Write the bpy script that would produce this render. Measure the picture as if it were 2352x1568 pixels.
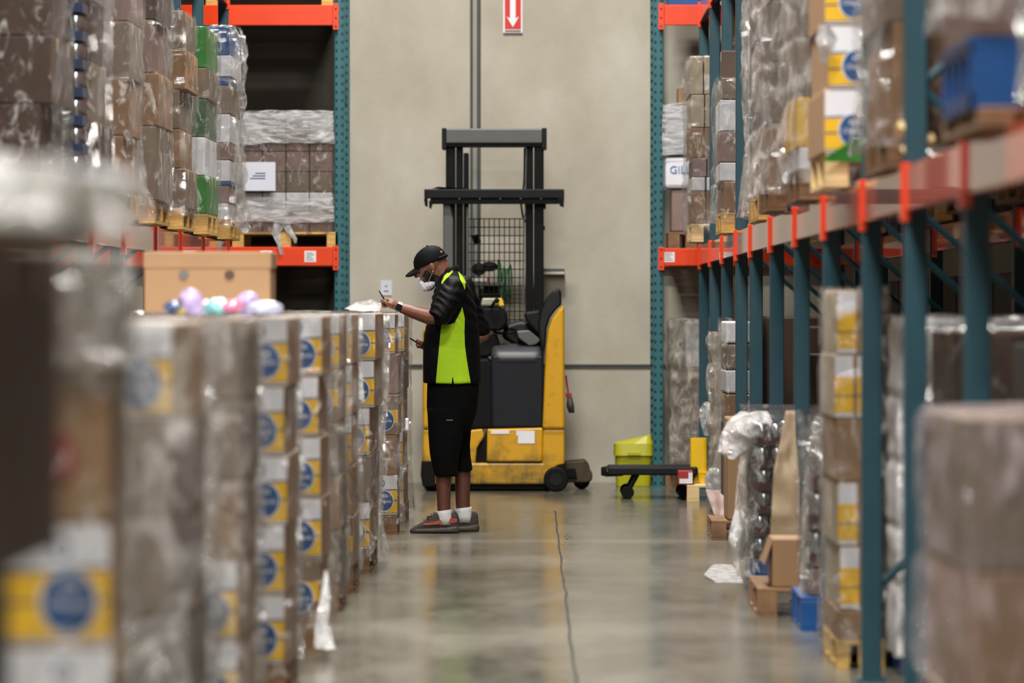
import bpy, bmesh, math, random
from mathutils import Vector, Matrix, noise
for _o in list(bpy.data.objects): bpy.data.objects.remove(_o)
S = bpy.context.scene
C = S.collection
R = random.Random(7)
# ------------------------------------------------------------------ camera
F = 11106.0; H = 1.42; VX = 1250.0; VY = 702.0
cam = bpy.data.cameras.new('camera'); co = bpy.data.objects.new('camera', cam); C.objects.link(co); S.camera = co
cam.lens = 170.0; cam.sensor_width = 36.0; cam.clip_start = 0.1; cam.clip_end = 200
co.location = (0, 0, H)
co.rotation_euler = (math.radians(90) - math.atan(82 / F), 0, math.atan(74 / F))
cam.dof.use_dof = True; cam.dof.focus_distance = 30.4; cam.dof.aperture_fstop = 2.9
# ------------------------------------------------------------------ world, lamps, exposure
w = bpy.data.worlds.new('world'); S.world = w; w.use_nodes = True
w.node_tree.nodes['Background'].inputs[0].default_value = (0.8, 0.85, 0.9, 1)
w.node_tree.nodes['Background'].inputs[1].default_value = 0.03
def lamp(x, y, z, power, sx=1.6, sy=0.6, col=(1.0, 0.965, 0.90)):
    l = bpy.data.lights.new('high_bay_lamp', 'AREA'); l.shape = 'RECTANGLE'; l.size = sx; l.size_y = sy
    l.energy = power; l.color = col
    o = bpy.data.objects.new('high_bay_lamp', l); C.objects.link(o); o.location = (x, y, z); return o
for yy in (6, 12, 18, 24, 29.5, 34.5):
    lamp(-0.5, yy, 8.6, 420 if yy < 20 else 330)
lamp(-0.3, 0.5, 8.6, 720)
S.view_settings.view_transform = 'Standard'; S.view_settings.look = 'None'; S.view_settings.gamma = 1
S.view_settings.use_curve_mapping = False
S.view_settings.exposure = 1.0
S.cycles.transparent_max_bounces = 24; S.cycles.max_bounces = 8; S.cycles.use_denoising = True
S.cycles.caustics_reflective = False; S.cycles.caustics_refractive = False
# ------------------------------------------------------------------ helpers
def W(px, py, Y, dy=0.0):
    return Vector(((px - VX) * Y / F, Y + dy, H - (py - VY) * Y / F))
def WX(px, Y): return (px - VX) * Y / F
def WZ(py, Y): return H - (py - VY) * Y / F
def lin(c):
    if isinstance(c, str):
        c = tuple(int(c[i:i + 2], 16) / 255 for i in (0, 2, 4))
    return tuple(((v / 12.92) if v <= 0.04045 else ((v + 0.055) / 1.055) ** 2.4) for v in c[:3]) + (1.0,)
def mat(name, col, rough=0.6, metal=0.0, var=0.12, scale=6.0, bump=0.0, bscale=40, coat=0.0, spec=0.5, stretch=(1, 1, 1)):
    m = bpy.data.materials.new(name); m.use_nodes = True; nt = m.node_tree; n = nt.nodes; L = nt.links
    b = n['Principled BSDF']; b.inputs['Roughness'].default_value = rough; b.inputs['Metallic'].default_value = metal
    b.inputs['Coat Weight'].default_value = coat; b.inputs['Specular IOR Level'].default_value = spec
    c = lin(col)
    tc = n.new('ShaderNodeTexCoord'); mp = n.new('ShaderNodeMapping'); mp.inputs['Scale'].default_value = stretch
    L.new(tc.outputs['Object'], mp.inputs['Vector'])
    if var > 0:
        t = n.new('ShaderNodeTexNoise'); t.inputs['Scale'].default_value = scale; t.inputs['Detail'].default_value = 5
        L.new(mp.outputs[0], t.inputs['Vector'])
        r = n.new('ShaderNodeValToRGB'); L.new(t.outputs['Fac'], r.inputs[0])
        r.color_ramp.elements[0].position = 0.3; r.color_ramp.elements[1].position = 0.7
        r.color_ramp.elements[0].color = tuple(v * (1 - var) for v in c[:3]) + (1,)
        r.color_ramp.elements[1].color = tuple(min(1, v * (1 + var)) for v in c[:3]) + (1,)
        L.new(r.outputs[0], b.inputs['Base Color'])
    else:
        b.inputs['Base Color'].default_value = c
    if bump > 0:
        t2 = n.new('ShaderNodeTexNoise'); t2.inputs['Scale'].default_value = bscale; t2.inputs['Detail'].default_value = 4
        L.new(mp.outputs[0], t2.inputs['Vector'])
        bp = n.new('ShaderNodeBump'); bp.inputs['Strength'].default_value = bump; bp.inputs['Distance'].default_value = 0.01
        L.new(t2.outputs['Fac'], bp.inputs['Height']); L.new(bp.outputs[0], b.inputs['Normal'])
    return m
def film_mat(name, tint=(0.93, 0.93, 0.92), haze=0.22, seed=0.0, sc=1.0, st=(4, 4, 2.2), lo=0.5, base=0.02, fg=0.7):
    m = bpy.data.materials.new(name); m.use_nodes = True; nt = m.node_tree; n = nt.nodes; L = nt.links
    n.remove(n['Principled BSDF']); out = n['Material Output']
    tc = n.new('ShaderNodeTexCoord'); mp = n.new('ShaderNodeMapping')
    mp.inputs['Location'].default_value = (seed, seed * 2.1, 0); mp.inputs['Scale'].default_value = (st[0] * sc, st[1] * sc, st[2] * sc)
    mp.inputs['Rotation'].default_value = (0.35, 0.5, 0)
    L.new(tc.outputs['Object'], mp.inputs['Vector'])
    t = n.new('ShaderNodeTexNoise'); t.inputs['Scale'].default_value = 2.4; t.inputs['Detail'].default_value = 7
    t.inputs['Roughness'].default_value = 0.68; t.inputs['Distortion'].default_value = 1.6
    L.new(mp.outputs[0], t.inputs['Vector'])
    bp = n.new('ShaderNodeBump'); bp.inputs['Strength'].default_value = 1.0; bp.inputs['Distance'].default_value = 0.11
    L.new(t.outputs['Fac'], bp.inputs['Height'])
    g = n.new('ShaderNodeBsdfGlossy'); g.inputs['Roughness'].default_value = 0.1; g.inputs['Color'].default_value = (0.95, 0.95, 0.95, 1)
    L.new(bp.outputs[0], g.inputs['Normal'])
    d = n.new('ShaderNodeBsdfDiffuse'); d.inputs['Color'].default_value = tint + (1,); bd = n.new('ShaderNodeBump'); bd.inputs['Strength'].default_value = 0.5; bd.inputs['Distance'].default_value = 0.015; L.new(t.outputs['Fac'], bd.inputs['Height']); L.new(bd.outputs[0], d.inputs['Normal'])
    tr = n.new('ShaderNodeBsdfTransparent'); tr.inputs['Color'].default_value = (0.97, 0.97, 0.965, 1)
    r = n.new('ShaderNodeValToRGB'); r.color_ramp.elements[0].position = lo; r.color_ramp.elements[1].position = 0.74
    v0, v1 = base, min(1, haze * 2)
    r.color_ramp.elements[0].color = (v0, v0, v0, 1); r.color_ramp.elements[1].color = (v1, v1, v1, 1)
    L.new(t.outputs['Fac'], r.inputs[0])
    m1 = n.new('ShaderNodeMixShader'); L.new(r.outputs[0], m1.inputs[0]); L.new(tr.outputs[0], m1.inputs[1]); L.new(d.outputs[0], m1.inputs[2])
    fr = n.new('ShaderNodeFresnel'); fr.inputs['IOR'].default_value = 1.42; L.new(bp.outputs[0], fr.inputs['Normal'])
    mu = n.new('ShaderNodeMath'); mu.operation = 'MULTIPLY_ADD'; mu.inputs[1].default_value = fg; mu.inputs[2].default_value = 0.01; mu.use_clamp = True
    L.new(fr.outputs[0], mu.inputs[0])
    m2 = n.new('ShaderNodeMixShader'); L.new(mu.outputs[0], m2.inputs[0]); L.new(m1.outputs[0], m2.inputs[1]); L.new(g.outputs[0], m2.inputs[2])
    L.new(m2.outputs[0], out.inputs['Surface'])
    return m
M = {}
M['kraft'] = mat('kraft', '8c6c4c', 0.62, var=0.1, scale=4)
M['kraft_light'] = mat('kraft_light', 'a3805c', 0.6, var=.05)
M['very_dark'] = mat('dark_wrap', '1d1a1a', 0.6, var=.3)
M['kraft_dark'] = mat('kraft_dark', '4c3a30', 0.6, var=0.12, scale=4)
M['kraft_grey'] = mat('kraft_grey', '7c6c5d', 0.6, var=0.2, scale=5)
M['kraft_pink'] = mat('kraft_pink', '8a726b', 0.6, var=0.15, scale=5)
M['tape'] = mat('tape', 'b59a72', 0.25, var=0.03)
M['yellow_print'] = mat('yellow_print', 'ebb914', 0.5, var=0.05)
M['white_print'] = mat('white_print', 'e2e3ea', 0.45, var=0.04)
M['blue_print'] = mat('blue_print', '1b4a80', 0.45, var=0.05)
M['blue_line'] = mat('blue_line', '22406e', 0.45, var=0)
M['green_print'] = mat('green_print', '2c7d2c', 0.4, var=0.1)
M['green_dark'] = mat('green_dark', '3a5a3c', 0.4, var=0.1)
M['red_print'] = mat('red_print', 'a02a28', 0.45, var=0.05)
M['kraft_paper'] = mat('kraft_paper', '8d7a5f', 0.6, var=0.12, bump=.3, bscale=12)
M['faded_red'] = mat('faded_red', '8f352c', .5)
M['beige_board'] = mat('beige_board', 'b3a58e', 0.6, var=0.08)
M['wood'] = mat('wood', 'c9a45e', 0.7, var=0.22, scale=9, stretch=(1, 1, 6), bump=0.2)
M['wood_pale'] = mat('wood_pale', 'dcc08d', 0.7, var=0.12, scale=9, bump=0.2)
M['wood_old'] = mat('wood_old', '7e5f42', 0.75, var=0.3, scale=9, bump=0.3)
M['blue_plastic'] = mat('blue_plastic', '0d4886', 0.35, var=0.12)
M['orange'] = mat('orange_paint', 'df4019', 0.25, var=0.1, scale=3, coat=0.75)
M['dark_metal'] = mat('dark_metal', '0f1316', 0.5, var=0.15, spec=.2)
M['mast_black'] = mat('mast_black', '06080a', 0.5, var=0.2, spec=.15, stretch=(1, 1, .2), scale=12)
M['grey_metal'] = mat('grey_metal', '555756', 0.45, var=0.05, metal=0.2)
M['black'] = mat('black_rubber', '040505', 0.65, var=0.2, spec=.2)
M['seat'] = mat('black_vinyl', '0b0e10', 0.38, var=0.1, spec=.35)
M['navy'] = mat('slate_panel', '14171e', 0.5, var=0.12, spec=.25)
M['silver'] = mat('silver', 'b9bcc0', 0.22, metal=0.9, var=0.05)
M['paper'] = mat('white_paper', 'cfd2e0', 0.6, var=0.04)
M['white'] = mat('white', 'd8d8d6', 0.5, var=0.03)
M['green'] = mat('green_hose', '14572f', 0.4, var=0.1)
M['film'] = film_mat('stretch_film', haze=0.27, base=.0, fg=.5, lo=.55)
M['film_b'] = film_mat('stretch_film_loose', haze=0.28, seed=3.3, sc=1.3, base=.01, fg=.5, lo=.54)
M['film_c'] = film_mat('stretch_film_cloudy', (0.80, 0.78, 0.76), haze=0.3, seed=6.1, sc=0.8, base=.06, lo=.48, fg=.55)
M['film_pink'] = film_mat('stretch_film_pink', (0.80, 0.66, 0.74), haze=0.2, seed=9.0, sc=0.9, st=(6, 6, 1.2), base=.04, lo=.48, fg=.42)
M['film_beige'] = film_mat('stretch_film_beige', (0.62, 0.57, 0.50), haze=0.42, seed=1.7, base=.15, lo=.45)
M['film_white'] = film_mat('stretch_film_white', (0.95, 0.96, 0.98), haze=0.5, seed=4.4, sc=1.2, base=.3, lo=.38)
M['film_streak'] = film_mat('stretch_film_streaks', (0.95, 0.95, 0.98), haze=0.5, seed=2.4, sc=1.0, st=(1.6, 1.6, 8), base=.12, lo=.40, fg=.7)  # white diffuse streaks painted in for bright reflections on the film

def yellow_truck():
    m = mat('yellow_paint', 'c9930f', 0.38, var=0.0, coat=0.1); nt = m.node_tree; n = nt.nodes; L = nt.links
    b = n['Principled BSDF']; tc = n.new('ShaderNodeTexCoord')
    t = n.new('ShaderNodeTexNoise'); t.inputs['Scale'].default_value = 5; t.inputs['Detail'].default_value = 9; t.inputs['Roughness'].default_value = 0.7
    L.new(tc.outputs['Object'], t.inputs['Vector'])
    sp = n.new('ShaderNodeSeparateXYZ'); L.new(tc.outputs['Object'], sp.inputs[0])
    # scuffs and oil grime rubbed into the low bumper and edge
    a = n.new('ShaderNodeMapRange'); a.inputs[1].default_value = 0.45; a.inputs[2].default_value = 0.02; a.inputs[3].default_value = 0.0; a.inputs[4].default_value = 0.30
    L.new(sp.outputs[2], a.inputs[0])
    ad = n.new('ShaderNodeMath'); L.new(t.outputs['Fac'], ad.inputs[0]); L.new(a.outputs[0], ad.inputs[1])
    r = n.new('ShaderNodeValToRGB'); L.new(ad.outputs[0], r.inputs[0])
    r.color_ramp.elements[0].position = 0.56; r.color_ramp.elements[0].color = lin('cc980f')
    r.color_ramp.elements[1].position = 0.86; r.color_ramp.elements[1].color = lin('3a3a1c')
    L.new(r.outputs[0], b.inputs['Base Color']); return m
M['yellow'] = yellow_truck()
M['yellow_bin'] = mat('yellow_plastic', 'b3b01c', 0.35, var=0.08, scale=5)
M['yellow_guard'] = mat('yellow_guard', 'e8bc12', 0.4, var=0.06)

def teal(holes):
    m = mat('teal_paint' + ('_slotted' if holes else ''), '234652' if not holes else '2b636c', 0.38, var=0.1, scale=5, spec=0.4)
    if holes:
        nt = m.node_tree; n = nt.nodes; L = nt.links; b = n['Principled BSDF']
        tc = n.new('ShaderNodeTexCoord'); sp = n.new('ShaderNodeSeparateXYZ'); L.new(tc.outputs['Object'], sp.inputs[0])
        def mth(op, a, bb=None, c=None):
            q = n.new('ShaderNodeMath'); q.operation = op
            for i, v in enumerate((a, bb, c)):
                if v is None: continue
                if isinstance(v, (int, float)): q.inputs[i].default_value = v
                else: L.new(v, q.inputs[i])
            return q.outputs[0]
        # the slot pattern punched into the column: two staggered rows on every face
        u = mth('ADD', sp.outputs[0], sp.outputs[1])
        z1 = mth('ABSOLUTE', mth('SUBTRACT', mth('FRACT', mth('DIVIDE', sp.outputs[2], 0.065)), 0.5))
        u1 = mth('ABSOLUTE', mth('SUBTRACT', mth('FRACT', mth('DIVIDE', u, 0.045)), 0.5))
        msk = mth('MULTIPLY', mth('LESS_THAN', z1, 0.2), mth('LESS_THAN', u1, 0.17))
        mx = n.new('ShaderNodeMix'); mx.data_type = 'RGBA'; L.new(msk, mx.inputs[0])
        src = b.inputs['Base Color'].links[0].from_socket
        L.new(src, mx.inputs[6]); mx.inputs[7].default_value = lin('0b1c20'); L.new(mx.outputs[2], b.inputs['Base Color'])
    return m
M['teal'] = teal(False); M['teal_h'] = teal(True)

class MB:
    def __init__(s): s.v = []; s.f = []; s.m = []
    def face(s, pts, mi=0):
        i = len(s.v); s.v += [tuple(p) for p in pts]; s.f.append(tuple(range(i, i + len(pts)))); s.m.append(mi)
    def box(s, x0, x1, y0, y1, z0, z1, mi=0):
        i = len(s.v)
        s.v += [(x0, y0, z0), (x1, y0, z0), (x1, y1, z0), (x0, y1, z0), (x0, y0, z1), (x1, y0, z1), (x1, y1, z1), (x0, y1, z1)]
        for q in ((3, 2, 1, 0), (4, 5, 6, 7), (0, 1, 5, 4), (1, 2, 6, 5), (2, 3, 7, 6), (3, 0, 4, 7)):
            s.f.append(tuple(i + k for k in q)); s.m.append(mi)
        return s
    def prism(s, poly, y0, y1, mi=0):   # poly in x,z extruded along y
        n = len(poly); i = len(s.v)
        s.v += [(p[0], y0, p[1]) for p in poly] + [(p[0], y1, p[1]) for p in poly]
        s.f.append(tuple(i + k for k in range(n))); s.m.append(mi)
        s.f.append(tuple(i + n + k for k in reversed(range(n)))); s.m.append(mi)
        for k in range(n):
            a, b = i + k, i + (k + 1) % n; s.f.append((b, a, a + n, b + n)); s.m.append(mi)
        return s
    def tube(s, pts, r, n=8, mi=0, cap=True):
        pts = [Vector(p) for p in pts]; rr = r if isinstance(r, (list, tuple)) else [r] * len(pts); base = len(s.v)
        up = None
        for k, p in enumerate(pts):
            d = (pts[min(k + 1, len(pts) - 1)] - pts[max(k - 1, 0)]).normalized()
            if up is None: up = Vector((0, 0, 1)) if abs(d.z) < 0.9 else Vector((0, 1, 0))
            a = d.cross(up).normalized(); b = a.cross(d).normalized(); up = b
            for j in range(n):
                t = 2 * math.pi * j / n; s.v.append(tuple(p + (a * math.cos(t) + b * math.sin(t)) * rr[k]))
        for k in range(len(pts) - 1):
            for j in range(n):
                a0 = base + k * n + j; a1 = base + k * n + (j + 1) % n
                s.f.append((a0, a1, a1 + n, a0 + n)); s.m.append(mi)
        if cap:
            s.f.append(tuple(base + j for j in reversed(range(n)))); s.m.append(mi)
            e = base + (len(pts) - 1) * n; s.f.append(tuple(e + j for j in range(n))); s.m.append(mi)
        return s
    def sphere(s, c, r, nu=14, nv=9, rot=None, mi=0):
        r = r if isinstance(r, (tuple, list)) else (r, r, r); base = len(s.v); c = Vector(c)
        def put(v):
            v = Vector((v[0] * r[0], v[1] * r[1], v[2] * r[2]))
            if rot is not None: v = rot @ v
            s.v.append(tuple(c + v))
        put((0, 0, -1))
        for a in range(1, nv):
            ph = -math.pi / 2 + math.pi * a / nv
            for b in range(nu):
                t = 2 * math.pi * b / nu; put((math.cos(ph) * math.cos(t), math.cos(ph) * math.sin(t), math.sin(ph)))
        put((0, 0, 1)); top = len(s.v) - 1
        for b in range(nu):
            s.f.append((base, base + 1 + (b + 1) % nu, base + 1 + b)); s.m.append(mi)
            e = base + 1 + (nv - 2) * nu; s.f.append((top, e + b, e + (b + 1) % nu)); s.m.append(mi)
        for a in range(nv - 2):
            for b in range(nu):
                p = base + 1 + a * nu + b; q = base + 1 + a * nu + (b + 1) % nu
                s.f.append((p, q, q + nu, p + nu)); s.m.append(mi)
        return s
    def loft(s, rings, n=28, power=2.0, mi=0):   # rings: (centre, a-vector, b-vector)
        base = len(s.v)
        for c, a, b in rings:
            c = Vector(c); a = Vector(a); b = Vector(b)
            for j in range(n):
                t = 2 * math.pi * j / n; ct, st = math.cos(t), math.sin(t)
                e = 2.0 / power
                s.v.append(tuple(c + a * (abs(ct) ** e * (1 if ct >= 0 else -1)) + b * (abs(st) ** e * (1 if st >= 0 else -1))))
        for k in range(len(rings) - 1):
            for j in range(n):
                p = base + k * n + j; q = base + k * n + (j + 1) % n; s.f.append((p, q, q + n, p + n)); s.m.append(mi)
        s.f.append(tuple(base + j for j in reversed(range(n)))); s.m.append(mi)
        e = base + (len(rings) - 1) * n; s.f.append(tuple(e + j for j in range(n))); s.m.append(mi)
        return s
    def chain(s, pts, rr, mi=0):
        for k, (p, r) in enumerate(zip(pts, rr)):
            s.sphere(p, r, 12, 8, mi=mi)
            if k: s.tube([pts[k - 1], p], [rr[k - 1], r], 12, mi)
        return s
    def cyl(s, a, b, r, n=20, mi=0): return s.tube([a, b], r, n, mi)
    def mesh(s, name, mats):
        me = bpy.data.meshes.new(name); me.from_pydata(s.v, [], s.f); me.update()
        for x in (mats if isinstance(mats, (list, tuple)) else [mats]): me.materials.append(x)
        me.polygons.foreach_set('material_index', s.m)
        bm = bmesh.new(); bm.from_mesh(me); bmesh.ops.recalc_face_normals(bm, faces=bm.faces); bm.to_mesh(me); bm.free()
        return me
    def build(s, name, mats, parent=None, bevel=0, smooth=False, sub=0, seg=2):
        return link(name, s.mesh(name, mats), parent, bevel, smooth, sub, seg)
def link(name, me, parent=None, bevel=0, smooth=False, sub=0, seg=2):
    o = bpy.data.objects.new(name, me); C.objects.link(o)
    if parent: o.parent = parent
    if bevel:
        b = o.modifiers.new('bevel', 'BEVEL'); b.width = bevel; b.segments = seg; b.limit_method = 'ANGLE'
    if sub:
        q = o.modifiers.new('sub', 'SUBSURF'); q.levels = q.render_levels = sub
    if smooth: me.polygons.foreach_set('use_smooth', [True] * len(me.polygons))
    return o
def tag(o, label, cat, group=None):
    o['label'] = label; o['category'] = cat
    if group: o['group'] = group
    return o
def thing(name, label, cat, loc=(0, 0, 0), group=None, rz=0):
    o = bpy.data.objects.new(name, None); C.objects.link(o); o.location = loc; o.rotation_euler.z = rz
    o.empty_display_size = 0.05
    return tag(o, label, cat, group)
def copy_tree(o, parent=None):
    c = o.copy(); C.objects.link(c)
    if parent: c.parent = parent
    for ch in o.children: copy_tree(ch, c)
    return c
def struct(o): o['kind'] = 'structure'; return o
def remesh(mb, name, m, vox, smooth=6, parent=None, fac=0.5):
    me = mb.mesh(name + '_raw', m); o = bpy.data.objects.new(name + '_tmp', me); C.objects.link(o)
    r = o.modifiers.new('r', 'REMESH'); r.mode = 'VOXEL'; r.voxel_size = vox; r.use_smooth_shade = True
    s = o.modifiers.new('s', 'SMOOTH'); s.iterations = smooth; s.factor = fac
    dg = bpy.context.evaluated_depsgraph_get(); ev = o.evaluated_get(dg)
    nm = bpy.data.meshes.new_from_object(ev, depsgraph=dg); nm.name = name
    bpy.data.objects.remove(o)
    nm.materials.clear()
    for x in (m if isinstance(m, (list, tuple)) else [m]): nm.materials.append(x)
    nm.polygons.foreach_set('use_smooth', [True] * len(nm.polygons))
    return link(name, nm, parent)
def text_mesh(name, txt, size, m, parent, loc, rot=(math.pi / 2, 0, 0), ext=0.0006, shear=0.0):
    cu = bpy.data.curves.new(name, 'FONT'); cu.body = txt; cu.size = size; cu.align_x = 'CENTER'; cu.align_y = 'CENTER'; cu.extrude = ext
    cu.shear = shear; cu.resolution_u = 3
    o = bpy.data.objects.new(name + '_tmp', cu); C.objects.link(o)
    dg = bpy.context.evaluated_depsgraph_get(); me = bpy.data.meshes.new_from_object(o.evaluated_get(dg), depsgraph=dg)
    bpy.data.objects.remove(o); me.name = name; me.materials.clear(); me.materials.append(m)
    q = link(name, me, parent); q.location = loc; q.rotation_euler = rot; return q

# ------------------------------------------------------------------ the building
WY = 38.9
def wall_mat():
    m = mat('concrete_wall', 'a8a293', 0.85, var=0, bump=0.15, bscale=30); nt = m.node_tree; n = nt.nodes; L = nt.links; b = n['Principled BSDF']
    tc = n.new('ShaderNodeTexCoord')
    t = n.new('ShaderNodeTexNoise'); t.inputs['Scale'].default_value = 1.1; t.inputs['Detail'].default_value = 8; t.inputs['Roughness'].default_value = 0.62
    mp = n.new('ShaderNodeMapping'); mp.inputs['Scale'].default_value = (1, 1, 0.7); L.new(tc.outputs['Object'], mp.inputs[0]); L.new(mp.outputs[0], t.inputs[0])
    r = n.new('ShaderNodeValToRGB'); L.new(t.outputs['Fac'], r.inputs[0])
    e = r.color_ramp.elements; e[0].position = 0.32; e[0].color = lin('a39d8f'); e[1].position = 0.55; e[1].color = lin('b4aea0')
    x = e.new(0.72); x.color = lin('c0bcb1')
    v = n.new('ShaderNodeTexVoronoi'); v.inputs['Scale'].default_value = 1.7; L.new(tc.outputs['Object'], v.inputs[0])
    lt = n.new('ShaderNodeMath'); lt.operation = 'LESS_THAN'; lt.inputs[1].default_value = 0.035; L.new(v.outputs['Distance'], lt.inputs[0])
    mx = n.new('ShaderNodeMix'); mx.data_type = 'RGBA'; L.new(lt.outputs[0], mx.inputs[0]); L.new(r.outputs[0], mx.inputs[6]); mx.inputs[7].default_value = lin('8c8474')
    L.new(mx.outputs[2], b.inputs['Base Color']); return m
def floor_mat():
    m = mat('polished_concrete', '8a8578', 0.3, var=0); nt = m.node_tree; n = nt.nodes; L = nt.links; b = n['Principled BSDF']
    tc = n.new('ShaderNodeTexCoord')
    mp = n.new('ShaderNodeMapping'); mp.inputs['Scale'].default_value = (1.2, 0.35, 1); L.new(tc.outputs['Object'], mp.inputs[0])
    t = n.new('ShaderNodeTexNoise'); t.inputs['Scale'].default_value = 1.3; t.inputs['Detail'].default_value = 9; t.inputs['Roughness'].default_value = 0.65
    L.new(mp.outputs[0], t.inputs[0])
    r = n.new('ShaderNodeValToRGB'); L.new(t.outputs['Fac'], r.inputs[0])
    e = r.color_ramp.elements; e[0].position = 0.3; e[0].color = lin('4e4c44'); e[1].position = 0.72; e[1].color = lin('6c685c')
    # a paler pour seam right across the aisle
    sp = n.new('ShaderNodeSeparateXYZ'); L.new(tc.outputs['Object'], sp.inputs[0])
    def band(y, wd):
        a = n.new('ShaderNodeMath'); a.operation = 'SUBTRACT'; L.new(sp.outputs[1], a.inputs[0]); a.inputs[1].default_value = y
        c = n.new('ShaderNodeMath'); c.operation = 'ABSOLUTE'; L.new(a.outputs[0], c.inputs[0])
        d = n.new('ShaderNodeMapRange'); d.inputs[1].default_value = 0; d.inputs[2].default_value = wd; d.inputs[3].default_value = 0.45; d.inputs[4].default_value = 0
        L.new(c.outputs[0], d.inputs[0]); return d.outputs[0]
    col = r.outputs[0]
    for y, wd in ((29.2, 0.35), (26.9, 0.9), (21.2, 0.8)):
        mx = n.new('ShaderNodeMix'); mx.data_type = 'RGBA'; L.new(band(y, wd), mx.inputs[0]); L.new(col, mx.inputs[6]); mx.inputs[7].default_value = lin('87827a'); col = mx.outputs[2]
    L.new(col, b.inputs['Base Color'])
    rr = n.new('ShaderNodeMapRange'); rr.inputs[1].default_value = 0.3; rr.inputs[2].default_value = 0.7; rr.inputs[3].default_value = 0.12; rr.inputs[4].default_value = 0.26
    L.new(t.outputs['Fac'], rr.inputs[0]); L.new(rr.outputs[0], b.inputs['Roughness'])
    t2 = n.new('ShaderNodeTexNoise'); t2.inputs['Scale'].default_value = 1.0; t2.inputs['Detail'].default_value = 2
    mp2 = n.new('ShaderNodeMapping'); mp2.inputs['Scale'].default_value = (1.0, 2.5, 1); L.new(tc.outputs['Object'], mp2.inputs[0]); L.new(mp2.outputs[0], t2.inputs[0])
    bp = n.new('ShaderNodeBump'); bp.inputs['Strength'].default_value = 0.25; bp.inputs['Distance'].default_value = 0.01; L.new(t2.outputs['Fac'], bp.inputs['Height'])
    L.new(bp.outputs[0], b.inputs['Normal'])
    return m
fm = floor_mat(); wm = wall_mat(); wl = mat('painted_wall', '8f8c84', 0.9, var=0.05)
struct(MB().box(-10, 10, -6, WY + .2, -0.2, 0).build('floor', fm))
struct(MB().box(-10, 10, WY, WY + 0.2, 0, 9.2).build('wall_far', wm))
struct(MB().box(-10.2, -10, -6, WY + .2, -.2, 9.2).build('wall_left', wl))
struct(MB().box(10, 10.2, -6, WY + .2, -.2, 9.2).build('wall_right', wl))
struct(MB().box(-10, 10, -6.2, -6, -.2, 9.2).build('wall_near', wl))
struct(MB().box(-10.2, 10.2, -6.2, WY + .2, 9.2, 9.4).build('ceiling', wl))
# vertical panel joint with its metal cover, and the horizontal groove
jm = mat('joint_steel', '8d8d88', 0.5, var=0.05, metal=0.3); jd = mat('joint_dark', '4a4a46', 0.8, var=0.1)
jx = WX(1080, WY)
g = MB().box(jx, jx + 0.022, WY - 0.02, WY - 0.001, 0.0, 9.2, 1).box(jx + 0.022, jx + 0.055, WY - 0.045, WY - 0.001, 0.0, 9.2, 0).box(jx + 0.055, jx + 0.085, WY - 0.02, WY - 0.001, 0, 9.2, 1)
struct(g.build('trim_1', [jm, jd]))
g = MB(); zz = WZ(841, WY)
g.box(-9, 9, WY - 0.012, WY - 0.001, zz - 0.014, zz + 0.012, 0).box(-9, 9, WY - 0.02, WY - 0.001, zz + 0.012, zz + 0.02, 1)
struct(g.build('trim_2', [jd, jm]))
# wandering crack in the slab
g = MB(); pts = []
N = 60
for i in range(N + 1):
    Y = 15.5 + (33.5 - 15.5) * i / N
    x = 0.128 - 0.0030 * (Y - 15.5) + 0.010 * noise.noise(Vector((Y * 0.9, 0, 0))) + 0.004 * noise.noise(Vector((Y * 4, 3, 0)))
    pts.append((x, Y, 0.006 + 0.003 * noise.noise(Vector((Y * 3, 9, 0)))))
for a, b in zip(pts, pts[1:]):
    g.face([(a[0] - a[2], a[1], .0015), (a[0] + a[2], a[1], .0015), (b[0] + b[2], b[1], .0015), (b[0] - b[2], b[1], .0015)])
for px, py in ((1296, 1232), (1301, 1227), (1306, 1234), (1299, 1238)):
    Y = H * F / (py - VY); x = WX(px, Y); g.face([(x, Y, .0015), (x + .01, Y + .08, .0015), (x + .014, Y + .06, .0015), (x + .006, Y - .02, .0015)])
struct(g.build('trim_3', mat('crack', '2b2a26', 0.9, var=0)))

# ------------------------------------------------------------------ pallet racking
BT, BB = 1.884, 1.735        # first beam level, top and bottom
def post(mb, x0, y0, z1, s=0.075, z0=0.0):
    mb.box(x0, x0 + s, y0, y0 + s, z0, z1)
def upright(x_front, x_rear, y, label, group, z1=4.7, m=None, slots=False):
    t = thing('upright_frame', label, 'rack upright', ((x_front + x_rear) / 2, y, 0), group)
    cx = (x_front + x_rear) / 2; mm = M['teal_h'] if slots else M['teal']
    for x in (x_front, x_rear):
        g = MB(); post(g, x - cx, 0, z1); g.build('column', mm, t, bevel=0.006)
        MB().box(x - cx - 0.02, x - cx + 0.095, -0.02, 0.095, 0, 0.012).build('foot_plate', mm, t)
    xa, xb = x_front - cx + 0.05, x_rear - cx + 0.02
    z = 0.35; k = 0
    while z + 0.9 < z1:
        za, zb = (z, z + 0.9) if k % 2 == 0 else (z + 0.9, z)
        MB().tube([(xa, 0.037, za), (xb, 0.037, zb)], 0.018, 6).build('brace', mm, t)
        z += 0.9; k += 1
    return t
def beam_y(x0, y0, y1, zt, label, group, h=None, face=-1, conn=True):
    h = h or (BT - BB)
    t = thing('load_beam', label, 'rack beam', (x0, (y0 + y1) / 2, zt - h), group); L2 = (y1 - y0) / 2
    MB().box(0, 0.05, -L2 + 0.01, L2 - 0.01, 0, h).build('rail', M['orange'], t, bevel=0.005)
    for s in (-1, 1):
        ya = s * (L2 - 0.002); yb = s * (L2 - 0.05)
        MB().box(-0.012 if face < 0 else 0.03, 0.02 if face < 0 else 0.062, min(ya, yb), max(ya, yb), -0.035, h + 0.01).build('connector', M['orange'], t, bevel=0.003)
    return t
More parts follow.
